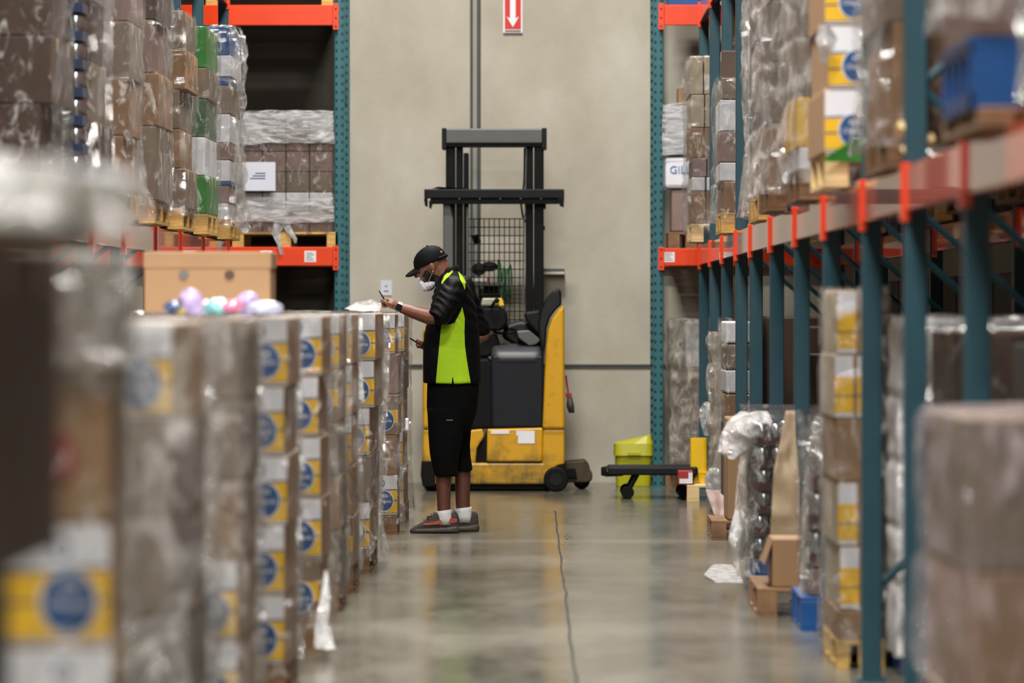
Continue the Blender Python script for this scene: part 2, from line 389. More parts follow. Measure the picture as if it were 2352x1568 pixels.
RP = [11.4, 13.81, 16.1, 18.26, 20.8, 23.2, 25.7, 28.2, 30.3, 32.7, 35.07, 37.45]
ords = ['nearest', 'second nearest', 'third nearest', 'fourth', 'fifth', 'sixth', 'seventh', 'eighth', 'ninth', 'tenth', 'eleventh', 'farthest']
for i, y in enumerate(RP):
    upright(1.2, 2.25, y, 'teal rack upright on right of aisle, %s from the camera' % ords[i], 'right rack uprights')
for i in range(len(RP) - 1):
    for k, (x, nm) in enumerate(((1.2, 'aisle-side'), (2.27, 'rear'))):
        beam_y(x, RP[i] + 0.037, RP[i + 1] + 0.037, BT, 'orange %s beam of the right rack, %s bay from the camera' % (nm, ords[i]), 'right rack beams')
LPY = [15.6, 18.2, 20.3, 22.52, 24.55, 26.42, 28.6, 30.55, 32.6, 35.2]
XL = -2.3
for i, y in enumerate(LPY):
    upright(XL - 0.075, XL - 1.15, y, 'teal rack upright on left of aisle, %s from the camera' % ords[i], 'left rack uprights')
for i in range(len(LPY) - 1):
    beam_y(XL - 0.05, LPY[i] + 0.037, LPY[i + 1] + 0.037, BT, 'orange aisle-side beam of the left rack, %s bay from the camera' % ords[i], 'left rack beams', face=1)
    beam_y(XL - 1.15, LPY[i] + 0.037, LPY[i + 1] + 0.037, BT, 'orange rear beam of the left rack, %s bay from the camera' % ords[i], 'left rack beams', face=1)
def beam_x(x0, x1, y, zt, label, group, h=0.15, stickers=(), cl=True, cr=True):
    t = thing('load_beam', label, 'rack beam', ((x0 + x1) / 2, y, zt - h), group); L2 = (x1 - x0) / 2
    MB().box(-L2, L2, 0, 0.05, 0, h).build('rail', M['orange'], t, bevel=0.006)
    for s in ((-1,) if cl else ()) + ((1,) if cr else ()):
        g = MB().box(min(s * L2, s * (L2 - 0.045)), max(s * L2, s * (L2 - 0.045)), -0.014, 0.01, -0.035, h + 0.01, 0)
        for zz in (-.015, .05, .12): g.box(s * (L2 - .022) - .006, s * (L2 - .022) + .006, -0.018, -0.012, zz, zz + .014, 1)
        g.build('connector', [M['orange'], M['dark_metal']], t, bevel=0.003)
    for sx in stickers:
        g = MB().box(sx - (x0 + x1) / 2 - 0.045, sx - (x0 + x1) / 2 + 0.045, -0.0025, -0.0005, 0.03, h - 0.03, 0)
        for q in range(5):
            g.box(sx - (x0 + x1) / 2 - 0.032, sx - (x0 + x1) / 2 + 0.03 - 0.01 * (q % 3), -0.0035, -0.0025, 0.042 + q * 0.014, 0.047 + q * 0.014, 1)
        g.build('sticker', [M['white_print'], M['kraft_grey']], t)
    return t
FY = 37.8
def upright_front(x, label):
    t = thing('upright_frame', label, 'rack upright', (x + .04, FY, 0), 'rack uprights by the far wall')
    for y in (0, 0.95):
        MB().box(-0.04, 0.04, y, y + 0.09, 0, 5.0).build('column', M['teal_h'], t, bevel=0.008)
        MB().box(-0.07, 0.07, y - 0.02, y + 0.11, 0, 0.012).build('foot_plate', M['teal_h'], t)
    z = 0.3; k = 0
    while z < 4.0:
        a, b = (0.06, 0.98) if k % 2 == 0 else (0.98, 0.06)
        MB().tube([(0, a, z), (0, b, z + .9)], 0.018, 6).build('brace', M['teal_h'], t); z += .9; k += 1
    return t
xl = WX(768, FY); xr = WX(1500, FY)
upright_front(xl, 'slotted teal rack upright by far wall, left of the forklift')
upright_front(xr, 'slotted teal rack upright by far wall, behind the yellow bin')
zt1 = WZ(567, FY); zt2 = WZ(12, FY)
beam_x(-4.4, xl + 0.035, FY - .03, zt1, 'orange lower front beam of the far-wall rack, left of the forklift', 'far-wall rack beams', h=0.148, stickers=(WX(713, FY), WX(612, FY)), cl=False)
beam_x(-4.4, xl + 0.035, FY - .03, zt2, 'orange upper front beam of the far-wall rack, left of the forklift', 'far-wall rack beams', h=0.16, cl=False)
beam_x(-4.4, xl + 0.035, FY + 1.0, zt1, 'orange lower rear beam of the far-wall rack, left of the forklift', 'far-wall rack beams', h=0.148, cl=False)
beam_x(xr + 0.04, 2.5, FY - .03, WZ(570, FY), 'orange lower front beam of the far-wall rack, right of the bin', 'far-wall rack beams', h=0.138, stickers=(WX(1536, FY),), cr=False)
beam_x(xr + 0.04, 2.5, FY - .03, zt2, 'orange upper front beam of the far-wall rack, right of the bin', 'far-wall rack beams', h=0.16, cr=False)
beam_x(xr + 0.04, 2.5, FY + 1.0, WZ(570, FY), 'orange lower rear beam of the far-wall rack, right of the bin', 'far-wall rack beams', h=0.138, cr=False)

# ------------------------------------------------------------------ pallets
_pal = {}
def pallet(cx, cy, z, label, w=1.1, d=1.0, m='wood', rz=0.0, h=0.13, group='wooden pallets'):
    key = (round(w, 2), round(d, 2), m, round(h, 3))
    if key not in _pal:
        t = thing('pallet', label, 'pallet', (0, 0, 0), group); mm = M[m]
        n = 6; bw = 0.09
        for i in range(n):
            y = -d / 2 + (d - bw) * i / (n - 1)
            MB().box(-w / 2, w / 2, y, y + bw, h - 0.018, h).build('deck_board', mm, t, bevel=0.003)
        for i in range(3):
            x = -w / 2 + (w - 0.09) * i / 2
            for j in range(3):
                y = -d / 2 + (d - 0.12) * j / 2
                MB().box(x, x + 0.09, y, y + 0.12, 0.016, h - 0.018).build('block', mm, t, bevel=0.003)
        for i in range(3):
            x = -w / 2 + (w - 0.09) * i / 2
            MB().box(x, x + 0.09, -d / 2, d / 2, 0, 0.016).build('bottom_board', mm, t)
        _pal[key] = t
    else:
        t = copy_tree(_pal[key]); 
    t['label'] = label; t['group'] = group; t.location = (cx, cy, z); t.rotation_euler.z = rz
    return t
# ------------------------------------------------------------------ cartons
_car = {}
def banana_proto(w, d, h, style):
    t = thing('banana_carton', 'x', 'banana carton', (0, 0, 0))
    MB().box(-w / 2, w / 2, -d / 2, d / 2, 0, h).build('carton_body', M['kraft_light'], t, bevel=0.006)
    g = MB(); y = -d / 2
    def rect(x0, x1, z0, z1, k, mi): g.box(x0, x1, y - 0.0008 * k, y - 0.0008 * (k - 1) + 0.0001, z0, z1, mi)
    def quad(p, k, mi): g.prism(p, y - 0.0008 * k, y - 0.0008 * (k - 1) + 0.0001, mi)
    a, b = -w / 2 + 0.004, w / 2 - 0.004
    if style == 'dull':
        rect(a, b, 0.01, h * 0.97, 1, 5); quad([(a, h * .2), (b, h * .3), (b, h * .62), (a, h * .55)], 2, 0)
    elif style == 'strip':
        rect(a, b, 0.004, h - 0.004, 1, 1); rect(a, b, 0.02, h * .66, 2, 0); rect(a, b, h * .34, h * .36, 3, 2); rect(a + (b - a) * .46, a + (b - a) * .56, 0, h, 3, 3)
    else:
        rect(a, b, 0.004, h - 0.004, 1, 1)
        quad([(a, h * .05), (b, h * .05), (b, h * .62), (a, h * .54)], 2, 0)
        quad([(a, h * .55), (b, h * .63), (b, h * .655), (a, h * .575)], 3, 2)
        quad([(a, h * .30), (b, h * .36), (b, h * .385), (a, h * .325)], 3, 2)
        rect(a, b, h * .045, h * .06, 3, 2)
    g.build('front_print', [M['yellow_print'], M['white_print'], M['blue_line'], M['kraft'], M['blue_print'], M['kraft_grey']], t)
    if style == 'strip':
        MB().box(-w / 2 - .0012, -w / 2, -d / 2 + .004, d / 2 - .004, .004, h - .004).build('side_panel', M['beige_board'], t)
    if style == 'full' or style == 'dull':
        for q, cxx in enumerate((w / 2 - 0.085, -w / 2 + 0.115)):
            r = 0.06
            def disc(cx2, cz2, rad, k, mi, g2, ry=1.12):
                g2.prism([(cx2 + rad * math.cos(2 * math.pi * i / 24), cz2 + rad * ry * math.sin(2 * math.pi * i / 24)) for i in range(24)], y - 0.0008 * k, y - 0.0008 * (k - 1) + .0001, mi)
            g2 = MB(); disc(cxx, h * .36, r, 5, 1, g2); disc(cxx, h * .36, r * .92, 6, 0, g2)
            for i in range(4):
                xx = cxx - .015 + i * .01; g2.box(xx, xx + .004, y - .0063, y - .0045, h * .36 + .022, h * .36 + .040, 1)
            e = g2.build('oval_emblem', [M['blue_print'], M['white_print']], t)
            text_mesh('lettering', 'Chiquita', 0.026, M['white_print'], e, (cxx, y - 0.0062, h * .345), rot=(math.pi / 2, 0, 0), shear=0.2)
        g2 = MB(); disc(w / 2 - 0.10, h * .8, .020, 3, 0, g2); disc(w / 2 - 0.10, h * .8, .014, 4, 1, g2); g2.build('small_emblem', [M['blue_line'], M['white_print']], t)
    MB().box(-w / 2 + .006, w / 2 - .006, -d / 2 + .006, d / 2 - .006, h, h + 0.0015).build('lid_sheen', M['white_print'], t)  # white sheet added to paint the film's whitish sheen on top
    return t
def kraft_proto(w, d, h, m):
    t = thing('carton', 'x', 'carton', (0, 0, 0))
    MB().box(-w / 2, w / 2, -d / 2, d / 2, 0, h).build('carton_body', M[m], t, bevel=0.006)
    MB().box(-w / 2 + .002, w / 2 - .002, -0.028, 0.028, h, h + .0015).box(-w / 2 - .0015, -w / 2, -0.028, 0.028, h - .06, h + .0015).box(w / 2, w / 2 + .0015, -0.028, 0.028, h - .06, h + .0015).build('tape', M['tape'], t)
    return t
M['maroon'] = mat('maroon_tray', '45201f', .4)
M['navy_tray'] = mat('navy_tray', '1c2c48', .35)
def cans_proto(w, d, h, m='maroon'):
    t = thing('can_tray', 'x', 'tray of cans', (0, 0, 0))
    MB().box(-w / 2, w / 2, -d / 2, d / 2, 0, h * .35).build('tray', M[m], t)
    nx = max(2, int(w / .066)); ny = max(2, int(d / .066)); g = MB()
    for i in range(nx):
        for j in range(ny):
            if 0 < i < nx - 1 and 0 < j: continue
            x = -w / 2 + (i + .5) * w / nx; yy = -d / 2 + (j + .5) * d / ny
            g.tube([(x, yy, .01), (x, yy, h * .86), (x, yy, h * .95)], [.031, .031, .024], 10)
    o = g.build('cans', M['silver'], t, smooth=True); o['kind'] = 'stuff'
    return t
def carton(kind, w, d, h, x, y, z, label, group, rz=0.0):
    key = (kind, round(w, 3), round(d, 3), round(h, 3))
    if key not in _car:
        if kind.startswith('banana'): p = banana_proto(w, d, h, {'banana': 'full', 'banana_dull': 'dull', 'banana_strip': 'strip'}[kind])
        elif kind == 'cans': p = cans_proto(w, d, h)
        elif kind == 'cans_blue': p = cans_proto(w, d, h, 'navy_tray')
        else: p = kraft_proto(w, d, h, kind)
        _car[key] = p; t = p
    else: t = copy_tree(_car[key])
    t.location = (x, y, z); t.rotation_euler.z = rz; t['label'] = label; t['group'] = group
    return t
# ------------------------------------------------------------------ stretch film
_seed = [0]
def film(x0, x1, y0, y1, z0, z1, label, m='film', off=0.014, amp=0.012, top=False, flare=0.0, parent=None, nz=None, seams=()):
    _seed[0] += 1; sd = _seed[0] * 7.31
    cx, cy = (x0 + x1) / 2, (y0 + y1) / 2; a, b = (x1 - x0) / 2 + off, (y1 - y0) / 2 + off
    nz = nz or max(10, int((z1 - z0) / 0.016)); n = 96; v = []; f = []
    per = []
    for i in range(n):
        t = i / n * 4; s = int(t); u = t - s
        # points gathered a little towards the corners
        p = [(-a + 2 * a * u, -b), (a, -b + 2 * b * u), (a - 2 * a * u, b), (-a, b - 2 * b * u)][s]
        per.append(p)
    nr = nz + 1
    for k in range(nr):
        z = z0 + (z1 - z0) * k / nz
        pin = sum(math.exp(-((z - q_) / .018) ** 2) for q_ in seams)
        fl = flare * max(0, 1 - (z - z0) / 0.35) ** 2
        for i, (px, py) in enumerate(per):
            nv = noise.noise(Vector((px * 5 + sd, py * 5, z * 9))) + 0.6 * noise.noise(Vector((px * 14, py * 14 + sd, z * 16)))
            bow = abs(noise.noise(Vector((sd, z * 2.5, px + py)))) * 1.5
            d = amp * (nv * 0.6 + 0.35 + bow) - .011 * pin + fl * (0.5 + 0.5 * noise.noise(Vector((px * 9, py * 9, sd))))
            r = Vector((px, py)); nn = Vector((px / a, py / b)); nn = Vector((nn.x ** 7, nn.y ** 7))
            nn = nn.normalized() if nn.length > 1e-6 else r.normalized()
            v.append((px + nn.x * d, py + nn.y * d, z + (0.02 * noise.noise(Vector((px * 6, py * 6, sd))) if k in (0, nr - 1) else 0)))
    for k in range(nr - 1):
        for i in range(n):
            p = k * n + i; q = k * n + (i + 1) % n; f.append((p, q, q + n, p + n))
    if top:
        base = (nr - 1) * n
        ins = len(v)
        for i in range(n):
            px, py = per[i]; v.append((px * .5, py * .5, z1 + 0.012 + 0.012 * noise.noise(Vector((px * 8, py * 8, sd)))))
        for i in range(n): f.append((base + i, base + (i + 1) % n, ins + (i + 1) % n, ins + i))
        f.append(tuple(ins + i for i in range(n)))
    me = bpy.data.meshes.new('stretch_wrap'); me.from_pydata(v, [], f); me.materials.append(M[m]); me.update()
    me.polygons.foreach_set('use_smooth', [True] * len(me.polygons))
    o = link('stretch_wrap', me, parent)
    if parent: o.location = (cx - parent.location.x, cy - parent.location.y, 0); o.name = 'film_band'
    else: o.location = (cx, cy, 0); tag(o, label, 'stretch wrap', 'stretch wrap on pallet loads')
    return o
def sheet(name, rows, Y, label, cat, m, amp=0.04, nu=14, sub=6, group=None, parent=None, thick=0.0, fr=9, depth=0.0):
    """rows of (left px, right px, py, dy) down the piece -> one crumpled sheet with real folds"""
    _seed[0] += 1; sd = _seed[0] * 3.7; v = []; f = []
    R2 = []
    for k in range(len(rows) - 1):
        for j in range(sub):
            t = j / sub; R2.append([rows[k][q] * (1 - t) + rows[k + 1][q] * t for q in range(4)])
    R2.append(list(rows[-1]))
    for l, r, py, dy in R2:
        for i in range(nu + 1):
            u = i / nu; p = W(l + (r - l) * u, py, Y, dy)
            nn = noise.noise(Vector((p.x * fr + sd, p.z * fr, 0))) + 0.5 * noise.noise(Vector((p.x * fr * 3 + sd, p.z * fr * 3, 4)))
            p.y += amp * nn - depth * math.sin(math.pi * u)
            p.z += amp * 0.25 * noise.noise(Vector((p.x * fr * 2, p.z * fr * 2, sd)))
            v.append(tuple(p))
    for k in range(len(R2) - 1):
        for i in range(nu):
            a = k * (nu + 1) + i; f.append((a, a + 1, a + nu + 2, a + nu + 1))
    me = bpy.data.meshes.new(name); me.from_pydata(v, [], f); me.materials.append(M[m] if isinstance(m, str) else m); me.update()
    me.polygons.foreach_set('use_smooth', [True] * len(me.polygons))
    o = link(name, me, parent)
    if thick:
        q = o.modifiers.new('t', 'SOLIDIFY'); q.thickness = thick
    if not parent:
        c = sum((Vector(x) for x in v), Vector()) / len(v)
        me.transform(Matrix.Translation(-c)); o.location = c
        tag(o, label, cat, group)
    return o
TN = ['bottom', 'second', 'third', 'fourth', 'fifth', 'sixth', 'seventh', 'eighth', 'ninth', 'tenth']
def load(side, x_edge, y0, z0, depth, tiers, desc, pm='wood', wrap='film', width=1.05, bw=0.5, bd=None, pal=True, jit=0.012, ph=0.13, top_wrap=False, flare=0.0, ncol=2, group=None, amp=0.012, wz1=None, full=False, lean=0.0):
    """side -1: load stands left of the aisle (edge is its right side); +1: right of it.  tiers: list of (kind, height)"""
    sgn = -1 if side < 0 else 1
    cxp = x_edge + sgn * width / 2
    if pal: pallet(cxp, y0 + depth / 2, z0, '%s wooden pallet under %s' % ({'wood': 'yellowish', 'wood_pale': 'pale', 'wood_old': 'weathered', 'blue_plastic': 'blue painted'}[pm], desc), width, depth, pm, h=ph)
    z = z0 + (ph if pal else 0) + 0.001; zb = z; sm_ = []
    nrow = max(1, int(round(depth / (bd or 0.5)))); dd = depth / nrow - 0.004
    rn = ['front', 'rear'] if nrow == 2 else (['front', 'middle', 'rear'] if nrow == 3 else ['front'])
    if nrow > 3: rn = ['front', 'second', 'third', 'fourth', 'fifth']
    for k, (kind, h) in enumerate(tiers):
        last = k == len(tiers) - 1
        tn = 'top' if last else TN[k]
        off = R.uniform(-jit, jit) + lean * k
        for c in range(ncol if (last or full or bw < .2) else 1):
            for r in range(nrow):
                if c > 0 and r > 0: continue
                x = x_edge + sgn * (bw * (c + .5) + 0.004 * c) + off
                y = y0 + dd / 2 + r * (dd + .004)
                nm = {'very_dark': 'near-black carton', 'banana': 'yellow banana carton', 'banana_dull': 'faded banana carton', 'banana_strip': 'narrow yellow carton', 'cans': 'tray of silver cans', 'kraft': 'brown carton', 'kraft_dark': 'dark brown carton', 'kraft_grey': 'grey-brown carton', 'kraft_pink': 'pinkish brown carton', 'green_print': 'green carton', 'green_dark': 'dark green carton', 'white_print': 'white carton', 'blue_print': 'blue carton', 'beige_board': 'beige carton', 'yellow_print': 'yellow carton', 'red_print': 'red carton', 'blue_plastic': 'bright blue carton'}[kind]
                lab = '%s, %s tier, %s %s, %s' % (nm, tn, ['aisle', 'inner', 'innermost'][c], rn[r], desc)
                if len(lab.split()) > 16: lab = '%s, %s tier, %s %s, %s' % (nm.split()[-1], tn, ['aisle', 'inner', 'innermost'][c], rn[r], desc)
                carton(kind, bw - .004, dd, h - .003, x, y, z, lab, group or ('cartons of ' + desc), rz=R.uniform(-.008, .008))
        z += h; sm_.append(z)
    if wrap:
        xa, xb = (x_edge - width, x_edge) if sgn < 0 else (x_edge, x_edge + width)
        film(xa, xb, y0, y0 + depth, zb - 0.06, wz1 or z + 0.01, 'clear stretch film around %s' % desc, wrap, top=top_wrap, flare=flare, amp=amp, seams=sm_)
    return z
B = ('banana', 0.25)
Bd = ('banana_dull', 0.25)
# --- the row standing in the aisle, left (front y, right edge x)
load(-1, -.91, 31.6, 0, .95, [B, ('banana', .25), Bd, ('kraft_dark', .25), B], 'stack nearest the forklift', 'wood_old', 'film', ph=.12, flare=.05)
load(-1, -.912, 30.0, 0, .5, [B, ('kraft', .25), Bd, ('kraft_pink', .25), B], "stack at the man's hand", 'wood_old', 'film_b', bd=.5, ph=.12, flare=.04)
load(-1, -.925, 25.6, 0, 1.25, [B, ('kraft_grey', .25), B, B, B], 'second stack back from the man', 'wood_old', 'film_b', ph=.13, amp=.03, flare=.08, lean=.008)
sheet('film_flap', [(852, 886, 722, .6), (850, 890, 770, .6), (850, 888, 850, .5), (850, 886, 920, .5), (850, 880, 1000, .4), (848, 876, 1100, .3), (846, 872, 1180, .2), (842, 868, 1260, 0)], 26.9, 'loose folded film bulging off second stack back from the man', 'film scrap', 'film_beige', amp=.06, fr=14, nu=20, sub=8)
load(-1, -.945, 23.9, 0, .8, [Bd, ('kraft', .25), B, B, B], 'third stack back from the man', 'wood_old', 'film_b', ph=.13)
load(-1, -.95, 22.4, 0, .8, [('kraft_grey', .25), ('kraft', .25), ('kraft_grey', .25), Bd, B], 'fourth stack back from the man', 'wood_old', 'film_c', ph=.13)
load(-1, -.915, 19.9, 0, .7, [Bd, B, B, B, B], 'fifth stack back from the man', 'wood_old', 'film', ph=.13, flare=.05)
load(-1, -.93, 17.4, 0, .85, [B, B, B, B, B], 'sixth stack back from the man', 'wood_old', 'film', ph=.13, amp=.01)
load(-1, -.94, 15.0, 0, .9, [('banana', .25), ('banana', .25), ('kraft', .25), ('kraft_grey', .25), ('kraft_grey', .25)], 'seventh stack back from the man', 'wood_old', 'film_c', ph=.13)
load(-1, -.93, 12.3, 0, 1.1, [('kraft_grey', .25), ('kraft_dark', .25), ('kraft_grey', .25), ('kraft_grey', .25), ('banana', .25)], 'second stack from left picture edge', 'wood_old', 'film_c', ph=.13, amp=.03)
load(-1, -.865, 9.7, 0, .32, [B, B, B, ('kraft', .25), ('kraft_grey', .25)], 'stack just behind the dark near load', 'wood_old', 'film', ph=.235, jit=.004)
film(-1.90, -.875, 9.68, 10.04, 1.30, 1.52, 'whitish film gathered over the stack behind the dark near load', 'film_c', top=True, amp=.03)
for o in list(C.objects):
    if o.get('label', '').startswith('brown carton, fourth tier, aisle front, stack just behind'):
        MB().prism([(.13 + .05 * math.cos(k * math.pi / 12), .13 + .055 * math.sin(k * math.pi / 12)) for k in range(24)], -.1645, -.158).build('red_emblem', M['faded_red'], o)
load(-1, -.85, 6.2, 0, 1.0, [('kraft_dark', .38), ('very_dark', .38), ('kraft_dark', .44)], 'dark near load at left picture edge', 'wood_old', None, ph=.3, bw=.5, full=True, lean=.06)
box1_late = [('carton', -1.74, -.65, 6.15, 6.9, 1.502, 1.56, 'kraft_grey', 'flat greyish carton lying on top of the dark near load', 'carton')]
film(-1.76, -.63, 6.1, 7.2, 1.52, 1.60, 'cloudy stretch film over top of the dark near load', 'film_white', top=True, amp=.03)
# --- loads standing on the left rack, beam level
K, KD, KG, KP = ('kraft', .3), ('kraft_dark', .3), ('kraft_grey', .3), ('kraft_pink', .3)
ZB = BT + 0.002
load(-1, -2.2, 21.4, ZB, 1.0, [KD] * 5, 'dark brown load, leftmost on the left rack', 'wood', 'film', wz1=3.3, bw=.45, jit=.03)
load(-1, -2.2, 23.6, ZB, .85, [KD, ('kraft_grey', .3), KD, ('kraft_grey', .3), ('white_print', .3)], 'second load from left on the left rack', 'wood', 'film', bw=.4, jit=.03, flare=.05)
load(-1, -2.2, 25.4, ZB, .9, [K, K, KG, KP, KD], 'third load from left on the left rack', 'wood', 'film_b', bw=.16, ncol=3, jit=.035, flare=.08, amp=.02)
load(-1, -2.2, 27.3, ZB, 1.1, [('kraft_grey', .42), ('kraft', .3), KP, ('kraft_dark', .35)], 'fourth load from left on the left rack', 'wood', 'film_b', bw=.14, ncol=3, jit=.035, amp=.02)
load(-1, -2.2, 29.4, ZB, 1.0, [('kraft_grey', .24), ('kraft', .24), ('kraft_grey', .24), ('kraft', .24), ('kraft_grey', .24)], 'brown cartons left of the green load', 'wood', 'film', bw=.3, jit=.03)
load(-1, -2.19, 31.4, ZB, 1.1, [('green_print', .25), ('white_print', .25), ('green_dark', .25), ('kraft_grey', .2), ('green_print', .27)], 'green load on the left rack', 'wood', 'film', bw=.4, jit=.012)
load(-1, -2.19, 33.7, ZB, 1.1, [('white_print', .12), ('kraft_pink', .12), ('blue_print', .03), ('white_print', .15), ('kraft_pink', .12), ('white_print', .2), ('kraft_grey', .2), ('blue_plastic', .06), ('white_print', .15), ('blue_print', .1), ('white_print', .14)][:9] + [('blue_plastic', .2)], 'blue and white load at far end of left rack', 'wood', 'film_b', bw=.3, amp=.05, flare=.1)
# shiny cans between the two left loads
for k in range(8):
    carton('cans_blue', .3, .3, .13, -2.36, 23.3, ZB + .13 + .135 * k, 'tray of shiny cans, %s tier, in the narrow column on left rack' % TN[k], 'cans on the left rack')
pallet(-2.7, 23.3, ZB, 'small pallet under the narrow can column on left rack', 1.0, .45)
sheet('film_flap', [(526, 540, 58, 0), (528, 552, 95, 0), (530, 563, 132, 0), (528, 552, 165, 0), (528, 545, 230, 0), (528, 550, 320, 0), (528, 562, 400, 0), (528, 567, 480, 0), (526, 556, 530, 0)], 34.3, 'tall clear film flap blown off the blue and white load', 'film scrap', 'film_c', amp=.07, fr=10, nu=16)
sheet('film_tail', [(212, 222, 285, 0), (206, 226, 310, -.05), (198, 214, 345, -.05), (190, 204, 375, 0)], 23.5, 'white twisted film tail by the narrow can column', 'film scrap', 'film_white', amp=.03, group=None)
sheet('film_flap', [(376, 386, 395, 0), (372, 396, 430, 0), (366, 398, 460, 0), (350, 392, 500, 0)], 29.2, 'wrinkled film skirt at foot of brown cartons left of the green load', 'film scrap', 'film_b', amp=.05)
sheet('film_flap', [(300, 318, 400, 0), (305, 345, 440, 0), (310, 362, 480, 0), (330, 366, 505, 0)], 27.2, 'wrinkled film skirt at foot of fourth load on the left rack', 'film scrap', 'film_b', amp=.06)
# --- far-wall rack loads
wx = lambda px: WX(px, FY)
pallet(wx(655), FY + .5, zt1 + .002, 'pallet under foil-wrapped load, left far-wall rack', 0.83, 1.0, 'wood', h=.115)
zz = zt1 + .118; xx0, xx1 = wx(548), wx(764)
for k, (h, kd) in enumerate([(.16, 'kraft_pink'), (.15, 'white_print'), (.16, 'kraft_grey'), (.16, 'kraft_pink'), (.14, 'kraft_pink'), (.16, 'white_print')]):
    n = 4
    for i in range(n):
        ww = (xx1 - xx0) / n
        carton(kd, ww - .006, .45, h - .003, xx0 + ww * (i + .5), FY + .25, zz, '%s, %s tier, %s from left, foil-wrapped load left of forklift' % ({'kraft_pink': 'pinkish brown carton', 'white_print': 'white carton', 'kraft_grey': 'grey-brown carton'}[kd], TN[k] if k < 5 else 'top', ['first', 'second', 'third', 'fourth'][i]), 'cartons of the far-wall load')
    zz += h
fo = film(xx0, xx1, FY + .02, FY + .95, zt1 + .10, zz + .01, 'shiny stretch film around the load left of the forklift', 'film_b', top=True, amp=.012)
film(xx0 + .01, xx1 - .01, FY + .01, FY + .90, zz - .24, zz + .015, '', 'film_streak', amp=.014, parent=fo)
film(xx0 + .01, xx1 - .01, FY + .01, FY + .90, zt1 + .19, zt1 + .38, '', 'film_streak', amp=.014, parent=fo)
o = MB().box(-.128, .128, -.002, .002, -.112, .112).build('paper_sign', M['paper']); o.location = W(595, 405, FY - .05); tag(o, 'white paper sheet stuck to the foil-wrapped load', 'paper')
g = MB()
for i in range(3): g.box(-.07 + .02 * i, .05, -.0035, -.002, -.02 + .02 * i, -.012 + .02 * i)
g.build('handwriting', M['blue_line'], o)
sheet('film_tail', [(630, 660, 505, .07), (622, 642, 535, .05), (636, 646, 560, .01), (643, 652, 586, .01)], FY - .06, 'loose film tail hanging left over the orange beam', 'film scrap', 'film_white', amp=.012, group='loose film tails')
sheet('film_tail', [(640, 660, 500, .07), (655, 672, 530, .05), (672, 682, 548, .02), (676, 680, 558, .02)], FY - .06, 'loose film tail hanging right over the orange beam', 'film scrap', 'film_white', amp=.012, group='loose film tails')
# upper level and deep interior
pallet(-2.6, FY + .5, zt2 + .002, 'pallet on the top beam of the far-wall rack, left', 1.9, 1.0, 'wood', h=.13)
for i in range(2):
    carton('kraft_dark', .9, .9, .9, -3.05 + .95 * i, FY + .5, zt2 + .14, 'added dark brown carton for shade on top beam left of forklift, %s one' % ['left', 'right'][i], 'cartons on the top beam')  # unseen load added on the top beam to darken the bay below
for i in range(3):
    for k in range(2):
        carton('kraft_dark', .7, .9, .62, -3.7 + .75 * i, FY + .55, .001 + .64 * k, 'added dark brown carton for shade on floor under far-wall rack, %s, %s tier' % (['left', 'middle', 'right'][i], ['lower', 'upper'][k]), 'added shade cartons under the far-wall rack')  # dark cartons added to darken the space under the beam
carton('blue_plastic', .35, .6, .25, WX(1585, FY), FY + .4, zt2 + .002, 'blue crate on top beam above the yellow bin', 'cartons on the top beam')
M['olive_shade'] = mat('olive_shade', '37322a', .8, var=.15, scale=3, bump=.3, bscale=4)  # dark sheets added to paint in the shade behind the rack
o = sheet('shade_sheet', [(380, 768, 40, 0), (380, 768, 160, 0), (380, 768, 300, 0), (380, 768, 560, 0)], FY + 1.06, 'added dark olive sheet standing in for shade behind the far-wall rack, above the beam', 'sheet', 'olive_shade', amp=.02, fr=3, thick=.004)
o = sheet('shade_sheet', [(380, 768, 612, 0), (380, 768, 760, 0), (380, 768, 1090, 0)], FY + 1.06, 'added dark olive sheet standing in for shade behind the far-wall rack, below the beam', 'sheet', 'olive_shade', amp=.02, fr=3, thick=.004)
# right far-wall load: white wrapped bale, white sack, pink carton
def box1(name, x0, x1, y0, y1, z0, z1, m, label, cat, group=None, bev=.012):
    o = MB().box(-(x1 - x0) / 2, (x1 - x0) / 2, -(y1 - y0) / 2, (y1 - y0) / 2, 0, z1 - z0).build(name, M[m] if isinstance(m, str) else m, None, bevel=bev)
    o.location = ((x0 + x1) / 2, (y0 + y1) / 2, z0); return tag(o, label, cat, group)
zr = WZ(570, FY)
pallet(wx(1588), FY + .5, zr + .002, 'pallet under white bales, right far-wall rack', .36, .9, 'wood_old', h=.125)
box1('carton', wx(1543), wx(1625), FY + .05, FY + .8, zr + .13, WZ(436, FY), 'kraft_pink', 'pinkish carton under the white printed bale, right far-wall rack', 'carton')
o = box1('white_bale', wx(1527), wx(1618), FY + .02, FY + .8, WZ(433, FY), WZ(360, FY), 'white_print', 'white bale with blue letters, right far-wall rack', 'bale', bev=.03)
text_mesh('lettering', 'GILL', .085, mat('blue_letters', '5c84b8', .5, var=0), o, (-.035, -.393, .145), ext=.003)
box1('white_bale', wx(1526), wx(1622), FY, FY + .8, WZ(356, FY), WZ(240, FY), 'white_print', 'plain white bale on top of the blue-lettered one', 'bale', bev=.03)
film(wx(1527), wx(1618), FY + .01, FY + .8, WZ(355, FY), WZ(238, FY), 'crinkled film around the plain white bale, right far-wall rack', 'film_streak', top=True, amp=.01)
box1('carton', wx(1558), wx(1590), FY + .1, FY + .5, WZ(237, FY), WZ(198, FY), 'kraft', 'small open brown carton on top of the white bales', 'carton')
for a_ in box1_late: box1(*a_)
